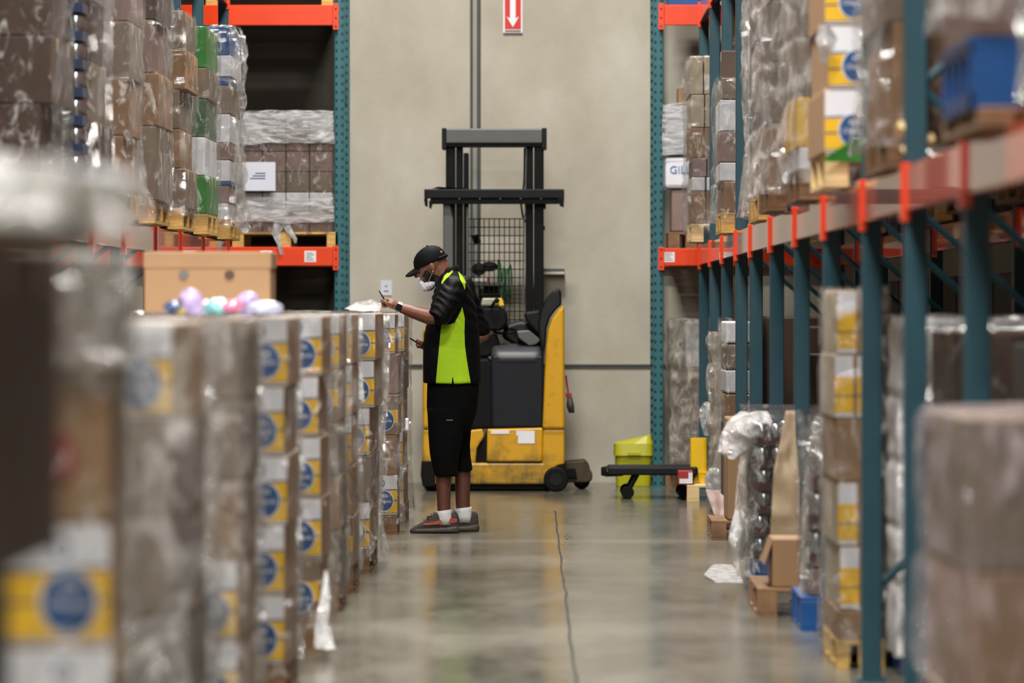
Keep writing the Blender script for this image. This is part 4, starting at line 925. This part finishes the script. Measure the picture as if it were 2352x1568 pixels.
# wheels and outrigger
def wheel(px, py, r, y, w_, nm='wheel'):
    o = MB().tube([(0, -w_ / 2, 0), (0, w_ / 2, 0)], r, 28).build(nm, M['black'], truck, bevel=.015); o.location = (tx(px), y, r)
    h_ = MB().tube([(0, -w_ / 2 - .006, 0), (0, -w_ / 2 + .01, 0)], r * .5, 18).build('hub', M['dark_metal'], o); return o
def wheel_f(px, r, y, w_):   # axle along x seen edge-on
    o = MB().tube([(-w_ / 2, 0, 0), (w_ / 2, 0, 0)], r, 28).build('wheel', M['black'], truck, bevel=.02); o.location = (tx(px), y, r); return o
MB().prism([(tx(1258), tz(1120)), (tx(1262), tz(1090)), (tx(1275), tz(1070)), (tx(1296), tz(1064)), (tx(1300), tz(1120))], -.0, .06).build('wheel_arch', M['mast_black'], truck)
wheel(1277, 0, .095, -.05, .08)
wheel_f(990, .09, .12, .08)
P_([(1296, 1112), (1296, 1064), (1345, 1060), (1355, 1072), (1356, 1085), (1362, 1090), (1361, 1108), (1345, 1112)], .35, .75, 'outrigger_leg', M['outrig'] if 'outrig' in M else mat('rusty_black', '3a2e1c', .6, var=.45, scale=14), .012)
P_([(1300, 1100), (1300, 1080), (1322, 1078), (1326, 1100)], .3, .36, 'outrigger_plate', 'mast_black', .004)
wheel(1337, 0, .065, .52, .14)
t2 = thing('tagged_plug', 'small black plug on a red strap hanging at the truck side', 'battery plug', (WX(1300, TY), TY + .3, tz(905)))
g = MB().tube([(0, 0, .14), (.01, 0, .06), (.02, -.01, 0)], .008, 6).box(.0, .045, -.02, .02, -.03, .005); g.build('red_strap', M['red_print'], t2, bevel=.003)
MB().loft([((.03, 0, -.03), (.02, 0, 0), (0, .02, 0)), ((.035, 0, -.10), (.03, 0, 0), (0, .022, 0)), ((.045, 0, -.15), (.022, 0, 0), (0, .02, 0))], 12, 3).build('plug_body', mat('plug_grey', '3c3433', .5), t2, smooth=True)
# bits beyond the mesh: a work stand with a printer tray and green coiled hoses
SY = 38.45
t = thing('work_stand', 'cluttered dark metal work stand behind the truck mesh', 'stand', (WX(1120, SY), SY, 0))
qx = lambda p: WX(p, SY) - WX(1120, SY); qz = lambda p: WZ(p, SY)
for p in (1092, 1150): MB().box(qx(p), qx(p) + .025, -.12, .12, 0, qz(655)).build('leg', M['grey_metal'], t)
MB().box(qx(1080), qx(1160), -.15, .15, qz(655), qz(648)).build('shelf', M['grey_metal'], t)
MB().box(qx(1086), qx(1120), -.16, .0, qz(647), qz(637)).build('white_tray', M['white'], t, bevel=.003)
MB().box(qx(1119), qx(1124), -.165, .0, qz(647), qz(636)).build('red_tray_end', M['red_print'], t)
g = MB().sphere((qx(1100), 0, qz(618)), (.06, .07, .05)).sphere((qx(1124), .03, qz(612)), (.07, .07, .04)); g.build('dark_motor', M['black'], t, smooth=False)
MB().box(qx(1110), qx(1150), -.05, .08, qz(700), qz(655)).build('under_box', M['black'], t)
for k, (a, b) in enumerate(((1148, 640), (1158, 650), (1166, 655), (1172, 645))):
    pts = [(qx(a) + .012 * math.cos(u), -.1 - .01 * k + .02 * math.sin(u * 1.3), qz(b) + .13 * math.sin(u)) for u in [i * math.pi / 6 for i in range(13)]]
    MB().tube(pts, .007, 6).build('green_hose', M['green'], t, smooth=True)
g = MB().tube([(qx(1145), -.05, qz(648)), (qx(1146), -.05, qz(596))], .01, 6).tube([(qx(1090), -.05, qz(540)), (qx(1098), -.05, qz(560))], .03, 8); g.build('dark_rod', M['mast_black'], t)

# ------------------------------------------------------------------ the man
PY = 30.3; ps = PY / F
def Q(px, py, dy=0.0): return W(px, py, PY, dy)
person = thing('person', 'man in black cap and black and lime shirt writing on the stack top', 'person', (0, 0, 0))
person.location = (WX(1030, PY), PY, 0); bx, by = person.location.x, PY
def q(px, py, dy=0.0):
    v = Q(px, py, dy); return Vector((v.x - bx, v.y - by, v.z))
def skin_mat():
    m = mat('skin', '754a39', .48, var=.08, scale=10, bump=.05, bscale=90); nt = m.node_tree; n = nt.nodes; L = nt.links; b = n['Principled BSDF']
    b.inputs['Subsurface Weight'].default_value = .08; b.inputs['Subsurface Radius'].default_value = (.01, .004, .002)
    a = n.new('ShaderNodeAttribute'); a.attribute_name = 'beard'; a.attribute_type = 'GEOMETRY'
    r = n.new('ShaderNodeValToRGB'); r.color_ramp.elements[0].position = .45; r.color_ramp.elements[1].position = .6; L.new(a.outputs['Fac'], r.inputs[0])
    mx = n.new('ShaderNodeMix'); mx.data_type = 'RGBA'; src = b.inputs['Base Color'].links[0].from_socket
    L.new(r.outputs[0], mx.inputs[0]); L.new(src, mx.inputs[6]); mx.inputs[7].default_value = lin('0e0908')
    a2 = n.new('ShaderNodeAttribute'); a2.attribute_name = 'lower'; a2.attribute_type = 'GEOMETRY'
    mx2 = n.new('ShaderNodeMix'); mx2.data_type = 'RGBA'; L.new(a2.outputs['Fac'], mx2.inputs[0]); L.new(mx.outputs[2], mx2.inputs[6]); mx2.inputs[7].default_value = lin('5c3527')
    L.new(mx2.outputs[2], b.inputs['Base Color']); return m
sk = skin_mat()
g = MB()
tilt = Matrix.Rotation(math.radians(-38), 3, 'Y')       # head pitched down towards -x
def hp(f, l, u):                                       # head frame: forward (face), lateral(+ = far side), up -> local
    c = q(990, 612); th = math.radians(24)
    fx, fz = -math.cos(th), -math.sin(th); ux, uz = -math.sin(th), math.cos(th)
    return Vector((c.x + f * fx + u * ux, c.y + l, c.z + f * fz + u * uz))
hrot = Matrix(((-math.cos(math.radians(24)), 0, -math.sin(math.radians(24))), (0, 1, 0), (-math.sin(math.radians(24)), 0, math.cos(math.radians(24)))))
def hs(f, l, u, r): g.sphere(hp(f, l, u), r, 20, 14, rot=hrot)
hs(-.01, 0, .03, (.102, .078, .092)); hs(.035, 0, -.01, (.062, .066, .085)); hs(.045, 0, -.065, (.048, .05, .038)); hs(-.01, 0, -.045, (.07, .06, .05))
hs(.097, 0, .0, (.016, .012, .026)); hs(.112, 0, -.018, (.013, .014, .012)); hs(.080, 0, .022, (.014, .046, .010))      # nose, brow
hs(.086, 0, -.052, (.014, .026, .010)); hs(.083, 0, -.066, (.013, .024, .009)); hs(.082, 0, -.09, (.018, .022, .018))  # lips, chin
for s_s in (-1, 1):
    hs(.066, s_s * .036, -.022, (.024, .022, .02)); hs(-.008, s_s * .079, -.005, (.016, .009, .031)); hs(-.004, s_s * .076, -.03, (.009, .008, .012))
    hs(.083, s_s * .03, .012, (.012, .014, .01))
# neck, trunk
g.chain([hp(-.045, 0, -.03), q(1018, 640), q(1036, 672)], [.066, .064, .08])
g.loft([(q(1040, 640), (.05, 0, 0), (0, .07, 0)), (q(1038, 668), (.10, 0, 0), (0, .15, 0)), (q(1038, 720), (.115, 0, 0), (0, .16, 0)), (q(1038, 800), (.12, 0, 0), (0, .15, 0)), (q(1042, 870), (.12, 0, 0), (0, .15, 0)), (q(1040, 915), (.10, 0, 0), (0, .13, 0))], 24)
# arms
LA = [q(1043, 668, -.17), q(1015, 727, -.25), q(985, 726, -.235), q(950, 716, -.22), q(918, 705, -.20)]
g.chain(LA, [.055, .049, .050, .040, .028])
RA = [q(1056, 668, .17), q(1108, 768, .23), q(1060, 790, .22), q(1000, 795, .10), q(975, 794, .03)]
g.chain(RA, [.055, .045, .045, .035, .027])
# left hand: palm, four curled fingers, thumb against the pen
g.chain([q(918, 705, -.20), q(903, 698, -.20), q(893, 695, -.20)], [.027, .030, .028])
g.sphere(q(897, 697, -.185), (.034, .036, .026), 14, 10)
for k in range(4):
    dy = -.225 + .021 * k; e = [0, -1.5, -1.5, 1][k]
    g.chain([q(890 + e, 688, dy), q(882 + e, 690 + k * .5, dy), q(878.5 + e, 697, dy), q(881.5 + e, 704, dy), q(888 + e, 705, dy)], [.0105, .0098, .009, .0085, .0075])
g.chain([q(903, 701, -.228), q(893, 697, -.243), q(885, 692, -.243), q(880, 688, -.237)], [.012, .0115, .010, .0085])
# right hand: holds the phone
g.chain([q(975, 794, .03), q(968, 791, .02)], [.026, .026]); g.sphere(q(966, 789, .015), (.026, .036, .022), 14, 10)
for k in range(4):
    dy = -.025 + .020 * k
    g.chain([q(966, 793 + k, dy), q(960, 795 + k, dy), q(957, 791, dy), q(958, 787, dy)], [.009, .0085, .008, .007])
g.chain([q(970, 786, -.02), q(963, 782, -.015), q(957, 781, -.005)], [.011, .0095, .008])
# legs
g.chain([q(1034, 930, -.08), q(1027, 1000, -.095), q(1020, 1080, -.10), q(1019.5, 1110, -.10), q(1020, 1150, -.10), q(1021, 1185, -.10)], [.085, .068, .052, .0475, .043, .042])
g.chain([q(1050, 930, .08), q(1052, 995, .10), q(1062, 1075, .10), q(1062, 1105, .10), q(1062, 1150, .10), q(1064, 1182, .10)], [.085, .062, .052, .050, .046, .044])
body = remesh(g, 'body', sk, .0055, smooth=5, parent=person)
# beard (chin, jaw, sideburn) as a colour of the skin and stubble
me = body.data; at = me.attributes.new('beard', 'FLOAT', 'POINT'); al = me.attributes.new('lower', 'FLOAT', 'POINT')
bp_ = [(976, 621), (984, 619), (990, 627), (1002, 631), (1016, 636), (1022, 650), (1018, 672), (1000, 676), (988, 660), (976, 657), (971, 647), (971, 632)]
_bb = {}
def sdist(p, poly):
    bb = (min(a[0] for a in poly), max(a[0] for a in poly), min(a[1] for a in poly), max(a[1] for a in poly)) if id(poly) not in _bb else _bb[id(poly)]
    _bb[id(poly)] = bb
    if p[0] < bb[0] - 6 or p[0] > bb[1] + 6 or p[1] < bb[2] - 6 or p[1] > bb[3] + 6: return -6.0
    ins = False; best = 1e9
    for i in range(len(poly)):
        a = poly[i]; b = poly[(i + 1) % len(poly)]
        if (a[1] > p[1]) != (b[1] > p[1]) and p[0] < (b[0] - a[0]) * (p[1] - a[1]) / (b[1] - a[1]) + a[0]: ins = not ins
        dx, dy = b[0] - a[0], b[1] - a[1]; t = max(0, min(1, ((p[0] - a[0]) * dx + (p[1] - a[1]) * dy) / (dx * dx + dy * dy)))
        best = min(best, math.hypot(p[0] - a[0] - t * dx, p[1] - a[1] - t * dy))
    return best if ins else -best
def topx(v): return (VX + (v.x + bx) / ps, VY - (v.z - H) / ps)
for i, v in enumerate(me.vertices):
    p = topx(v.co); al.data[i].value = 1.0 if v.co.z < .75 else 0.0
    if 600 < p[1] < 680 and p[0] < 1040 and v.co.z > 1.4: at.data[i].value = max(0, min(1, .5 + sdist(p, bp_) * .12 + .1 * noise.noise(v.co * 80)))
body.data.update()
# ---- shirt
def cloth_mat(name, col, col2=None, rough=.8):
    m = mat(name, col, rough, var=.08, scale=12, bump=.5, bscale=14); b = m.node_tree.nodes['Principled BSDF']; b.inputs['Specular IOR Level'].default_value = .14
    if col2:
        n = m.node_tree.nodes; L = m.node_tree.links
        a = n.new('ShaderNodeAttribute'); a.attribute_name = 'panel'; a.attribute_type = 'GEOMETRY'
        gt = n.new('ShaderNodeMath'); gt.operation = 'GREATER_THAN'; gt.inputs[1].default_value = 0; L.new(a.outputs['Fac'], gt.inputs[0])
        mx = n.new('ShaderNodeMix'); mx.data_type = 'RGBA'; src = b.inputs['Base Color'].links[0].from_socket
        L.new(gt.outputs[0], mx.inputs[0]); L.new(src, mx.inputs[6]); mx.inputs[7].default_value = lin(col2); L.new(mx.outputs[2], b.inputs['Base Color'])
    return m
shm = cloth_mat('shirt_cloth', '040508', '9cc420', .6)
g = MB(); rg = []
for py, l, r, ry in ((613, 1030, 1052, .045), (622, 1014, 1054, .068), (634, 1010, 1062, .10), (646, 1006, 1072, .165), (660, 1001, 1080, .20), (680, 994, 1088, .205), (705, 990, 1093, .195), (735, 981, 1097, .185), (765, 973, 1100, .18), (800, 972, 1102, .178), (840, 971, 1104, .185), (877, 971, 1106, .192), (880, 974, 1103, .188)):
    rg.append((q((l + r) / 2, py), ((r - l) / 2 * ps, 0, 0), (0, ry, 0)))
g.loft(rg, 40, 2.3)
g.chain([q(1046, 662, -.15), q(1034, 685, -.20), q(1012, 722, -.245)], [.082, .080, .070])
g.chain([q(1060, 662, .15), q(1080, 710, .20), q(1104, 757, .225)], [.082, .072, .062])
g.tube([q(1034, 685, -.20), q(1012, 722, -.245), q(1006, 731, -.252)], [.08, .074, .073], 16)
shirt = remesh(g, 'shirt', shm, .0065, smooth=5, parent=person)
me = shirt.data; at = me.attributes.new('panel', 'FLOAT', 'POINT')
zq = lambda pts: [(840 + x * .24233, 520 + y * .24233) for x, y in pts]
pan = zq([(920, 760), (905, 800), (880, 850), (845, 915), (800, 925), (722, 932), (715, 1000), (700, 1150), (668, 1500), (818, 1500), (824, 1440), (832, 1400), (843, 1500), (1002, 1500), (965, 1280), (944, 1130), (940, 1000), (943, 870)])
st1 = zq([(822, 408), (828, 432), (785, 480), (750, 515), (724, 550), (722, 530), (745, 470), (790, 425)])
st2 = zq([(868, 393), (900, 398), (930, 425), (948, 470), (952, 530), (945, 608), (930, 560), (900, 500), (880, 440)])
for i, v in enumerate(me.vertices):
    # drape folds
    nn = noise.noise(Vector((v.co.x * 9, v.co.y * 7, v.co.z * 3.5))) ; v.co += v.normal * (.008 * nn + .0035 * math.sin((v.co.x * .8 + v.co.z * 1.1) * 90 + 6 * nn) * max(0, min(1, (v.co.z - 1.25) * 8)))
    if v.co.y > -.03: at.data[i].value = -1; 
    else:
        p = topx(v.co); at.data[i].value = max(sdist(p, pan) if v.co.y > -.225 or p[1] > 745 else -5, sdist(p, st1), sdist(p, st2))
me.update()
# sleeve cuff openings read darker inside; collar stands round the neck
clp = [q(1038, 628), q(1046, 613)]
g = MB().loft([(q(1030, 634), (.062, 0, .012), (0, .082, 0)), (q(1032, 624), (.058, 0, .014), (0, .076, 0)), (q(1034, 614), (.052, 0, .018), (0, .066, 0))], 28)
g.build('collar', cloth_mat('collar_cloth', '040508'), person, smooth=True)
# ---- shorts
g = MB()
g.loft([(q(1040, 868), (60 * ps, 0, 0), (0, .165, 0)), (q(1040, 900), (60.5 * ps, 0, 0), (0, .175, 0)), (q(1038, 935), (58 * ps, 0, 0), (0, .18, 0)), (q(1036, 970), (52 * ps, 0, 0), (0, .175, 0)), (q(1034, 990), (48 * ps, 0, 0), (0, .15, 0))], 30, 2.4)
def lg(pts): return [(q(a, b, dy), (rx * ps, 0, 0), (0, ry, 0)) for a, b, dy, rx, ry in pts]
g.loft(lg([(1028, 940, -.085, 46, .10), (1024, 1000, -.09, 40, .105), (1023, 1040, -.095, 34, .10), (1024, 1070, -.10, 30, .092), (1025.5, 1090, -.10, 28, .086), (1025.5, 1093, -.10, 26, .08)]), 26, 2.2)
g.loft(lg([(1052, 940, .085, 44, .10), (1049, 990, .09, 32, .10), (1050, 1020, .10, 29, .10), (1054, 1050, .10, 26, .09), (1062, 1078, .10, 22, .082), (1062, 1082, .10, 20, .078)]), 26, 2.2)
sh = remesh(g, 'shorts', cloth_mat('shorts_cloth', '020203', None, .9), .0065, smooth=5, parent=person)
for v in sh.data.vertices: v.co += v.normal * (.007 * noise.noise(Vector((v.co.x * 10, v.co.y * 8, v.co.z * 5))))
MB().box(-.02, .02, -.004, 0, -.004, .004).build('small_print', M['grey_metal'], sh).location = q(1034, 963, -.188)
# ---- cap
capm = cloth_mat('cap_cloth', '04060a', None, .7)
g = MB(); rr = []
for u, rf, rl, cf in ((.018, .107, .0835, -.008), (.028, .108, .084, -.008), (.045, .107, .084, -.008), (.07, .100, .080, -.010), (.092, .086, .070, -.012), (.11, .064, .052, -.014), (.122, .036, .030, -.016), (.127, .01, .01, -.016)):
    c = hp(cf, 0, u); fa = hp(cf + rf, 0, u) - c; la = Vector((0, rl, 0)); rr.append((c, fa, la))
cap = g.loft(rr, 32).build('cap', capm, person, smooth=True)
g = MB(); br = []
NB = 9
for i in range(NB):
    t_ = i / (NB - 1); f_ = .075 + .095 * t_; hw_ = .072 * math.sqrt(max(.02, 1 - (t_ * .93) ** 3)); dz = -.006 - .020 * t_ * t_
    a = []
    for j in range(11):
        l_ = hw_ * (j / 5 - 1); a.append(hp(f_, l_, .040 + dz - 7.0 * l_ * l_))
    br.append(a)
vv = [p for a in br for p in a]; ff = [(i * 11 + j, i * 11 + j + 1, i * 11 + j + 12, i * 11 + j + 11) for i in range(NB - 1) for j in range(10)]
mb = MB(); mb.v = [tuple(p) for p in vv]; mb.f = ff; mb.m = [0] * len(ff)
b_ = mb.build('cap_brim', capm, cap, smooth=True); so = b_.modifiers.new('s', 'SOLIDIFY'); so.thickness = .006
MB().sphere(hp(-.030, 0, .125), .008, 10, 6).build('cap_button', capm, cap, smooth=True)
pts = [hp(-.008 - .109 * math.cos(a), .087 * math.sin(a), .024) for a in [-1.1 + 2.2 * i / 12 for i in range(13)]]
MB().tube(pts, .010, 8).build('cap_strap', capm, cap, smooth=True)
o = MB().sphere(hp(-.088, -.0, .055), (.022, .052, .020), 14, 8, rot=hrot).build('cap_opening', mat('skin_patch', '9a6248', .5, var=.05), cap, smooth=True)
# ---- mask pulled under the chin
g = MB(); g.sphere(hp(.062, 0, -.102), (.050, .056, .034), 24, 16, rot=hrot); g.sphere(hp(.094, 0, -.078), (.024, .036, .032), 20, 14, rot=hrot)
mk = remesh(g, 'face_mask', mat('mask_white', 'd5d6dc', .7, var=.05, bump=.5, bscale=40), .004, smooth=3, parent=person)
for v in mk.data.vertices:
    v.co += v.normal * (.006 * noise.noise(v.co * 30) + .002 * math.sin((v.co.z + v.co.x) * 260))
MB().tube([hp(.06, -.052, -.09), hp(.03, -.066, -.06), hp(-.008, -.083, -.03)], .0012, 5).build('mask_loop', M['white'], mk)
MB().sphere(hp(.001, -.088, -.036), .0045, 8, 6).build('earring', M['silver'], person, smooth=True)
for s_s in (-1, 1):
    e_ = MB().sphere(hp(.087, s_s * .031, .004), (.006, .010, .005), 10, 8, rot=hrot).build('eye', M['white'], person, smooth=True)
    MB().sphere(hp(.0915, s_s * .031, .003), (.0025, .0045, .0045), 8, 6, rot=hrot).build('iris', M['black'], e_, smooth=True)
# ---- watch
a, b = q(923, 707, -.2), q(914, 703.5, -.2); d = (b - a).normalized(); u_ = d.cross(Vector((0, 1, 0))).normalized()
g = MB().loft([(a, u_ * .034, (0, .034, 0)), (b, u_ * .033, (0, .033, 0))], 24); wt = g.build('watch', M['white'], person, smooth=False)
g = MB(); c = q(918.5, 706, -.2 - .036); g.loft([(c + Vector((0, .008, 0)), d * .019, u_ * .022), (c - Vector((0, .006, 0)), d * .019, u_ * .022)], 20, 4); g.build('watch_case', M['black'], wt)
# ---- socks and shoes
sm = mat('sock_white', 'd3d5d8', .8, var=.04, bump=.4, bscale=60)
def sock(cx, dy, y1, y2, w_):
    g = MB().loft([(q(cx, y1, dy), (w_ * ps, 0, .006), (0, .050, 0)), (q(cx, y1 + 8, dy), (w_ * ps * 1.02, 0, .006), (0, .051, 0)), (q(cx + 2, y2, dy), (w_ * 1.1 * ps, 0, 0), (0, .05, 0)), (q(cx + 2, y2 + 15, dy), (w_ * 1.1 * ps, 0, 0), (0, .045, 0))], 20)
    return g.build('sock', sm, person, smooth=True)
sock(1020.5, -.10, 1170, 1188, 17.5); sock(1063.5, .10, 1167, 1186, 19)
knit = mat('shoe_knit', '3b3432', .8, var=.25, scale=60, bump=.5, bscale=120); solem = mat('shoe_sole', '45403a', .5, var=.2, scale=14, stretch=(3, 1, 1), bump=.4, bscale=30); om = mat('shoe_stripe', '96402a', .7, var=.15, scale=30)
def shoe(px0, px1, gy, dy, nm, lab=None):
    L0 = (px1 - px0)
    prof = [(0, .012, .030), (.05, .036, .040), (.15, .054, .046), (.3, .078, .049), (.42, .104, .047), (.50, .126, .044), (.58, .142, .041), (.66, .134, .038), (.80, .124, .036), (.93, .134, .031), (1.0, .110, .02)]
    g = MB(); rg = []
    for t_, h_, w_ in prof:
        c = q(px0 + L0 * t_, gy, dy); z0 = .014
        rg.append((Vector((c.x, c.y, z0 + (h_ - z0) / 2 if h_ > z0 else z0)), (0, w_, 0), (0, 0, max(.006, (h_ - z0) / 2))))
    up = g.loft(rg, 22, 2.6).build(nm, knit, person, smooth=True, sub=1)
    g = MB(); rg = []
    for t_, h_, w_ in ((-.01, .022, .025), (.04, .034, .042), (.2, .036, .052), (.5, .036, .050), (.8, .042, .043), (.96, .050, .036), (1.02, .044, .022)):
        c = q(px0 + L0 * t_, gy, dy); rg.append((Vector((c.x, c.y, h_ / 2 + .001)), (0, w_, 0), (0, 0, h_ / 2)))
    g.loft(rg, 22, 3.2).build('sole', solem, up, smooth=True, sub=1)
    g = MB()
    for t_ in (.30, .35, .40, .45, .50):
        c = q(px0 + L0 * t_, gy, dy); hh = [.082, .092, .104, .116, .126][int((t_ - .299) / .05)]
        g.tube([(c.x, c.y - .032, hh - .012), (c.x - .004, c.y, hh + .003), (c.x, c.y + .032, hh - .012)], .004, 6)
    c = q(px0 + L0 * .47, gy, dy); g.tube([(c.x, c.y - .01, .106), (c.x - .035, c.y - .03, .104), (c.x - .03, c.y - .04, .09)], .0045, 6)
    g.build('laces', knit, up)
    return up
s1 = shoe(943, 1054, 1224, -.10, 'shoe')
g = MB(); c0 = []
for t_, a_, b_2 in ((.27, .052, .060), (.4, .052, .068), (.55, .055, .078), (.7, .060, .088), (.85, .064, .094), (.97, .07, .094)):
    c = q(943 + 111 * t_, 1224, -.10); w_ = {.27: .0500, .4: .0485, .55: .0445, .7: .0395, .85: .0365, .97: .028}[t_]; c0.append((c, a_, b_2, w_))
for i in range(len(c0) - 1):
    (c, a, b, w_), (c2, a2, b2, w2) = c0[i], c0[i + 1]
    g.face([(c.x, c.y - w_ - .001, a), (c2.x, c2.y - w2 - .001, a2), (c2.x, c2.y - w2 * .93, b2), (c.x, c.y - w_ * .93, b)])
o = g.build('orange_stripe', om, s1); so = o.modifiers.new('s', 'SOLIDIFY'); so.thickness = .004
shoe(988, 1099, 1222, .10, 'shoe')
# ---- pen and phone in his hands
o = MB().tube([(-.026, -.0, .045), (.006, 0, -.008), (.02, 0, -.032)], [.0035, .0045, .0045], 8).build('pen', M['black'], None, smooth=True); o.location = Q(883, 684, -.235); tag(o, "black pen held up in the man's raised left hand", 'pen')
o = thing('phone', "dark phone held low in the man's right hand", 'phone', Q(955, 785, .005)); o.rotation_euler = (0, math.radians(32), 0)
MB().box(-.045, .04, -.036, .036, -.004, .004).build('phone_body', M['black'], o, bevel=.003)
MB().box(-.042, .037, -.033, .033, .004, .0048).build('screen', M['navy'], o)
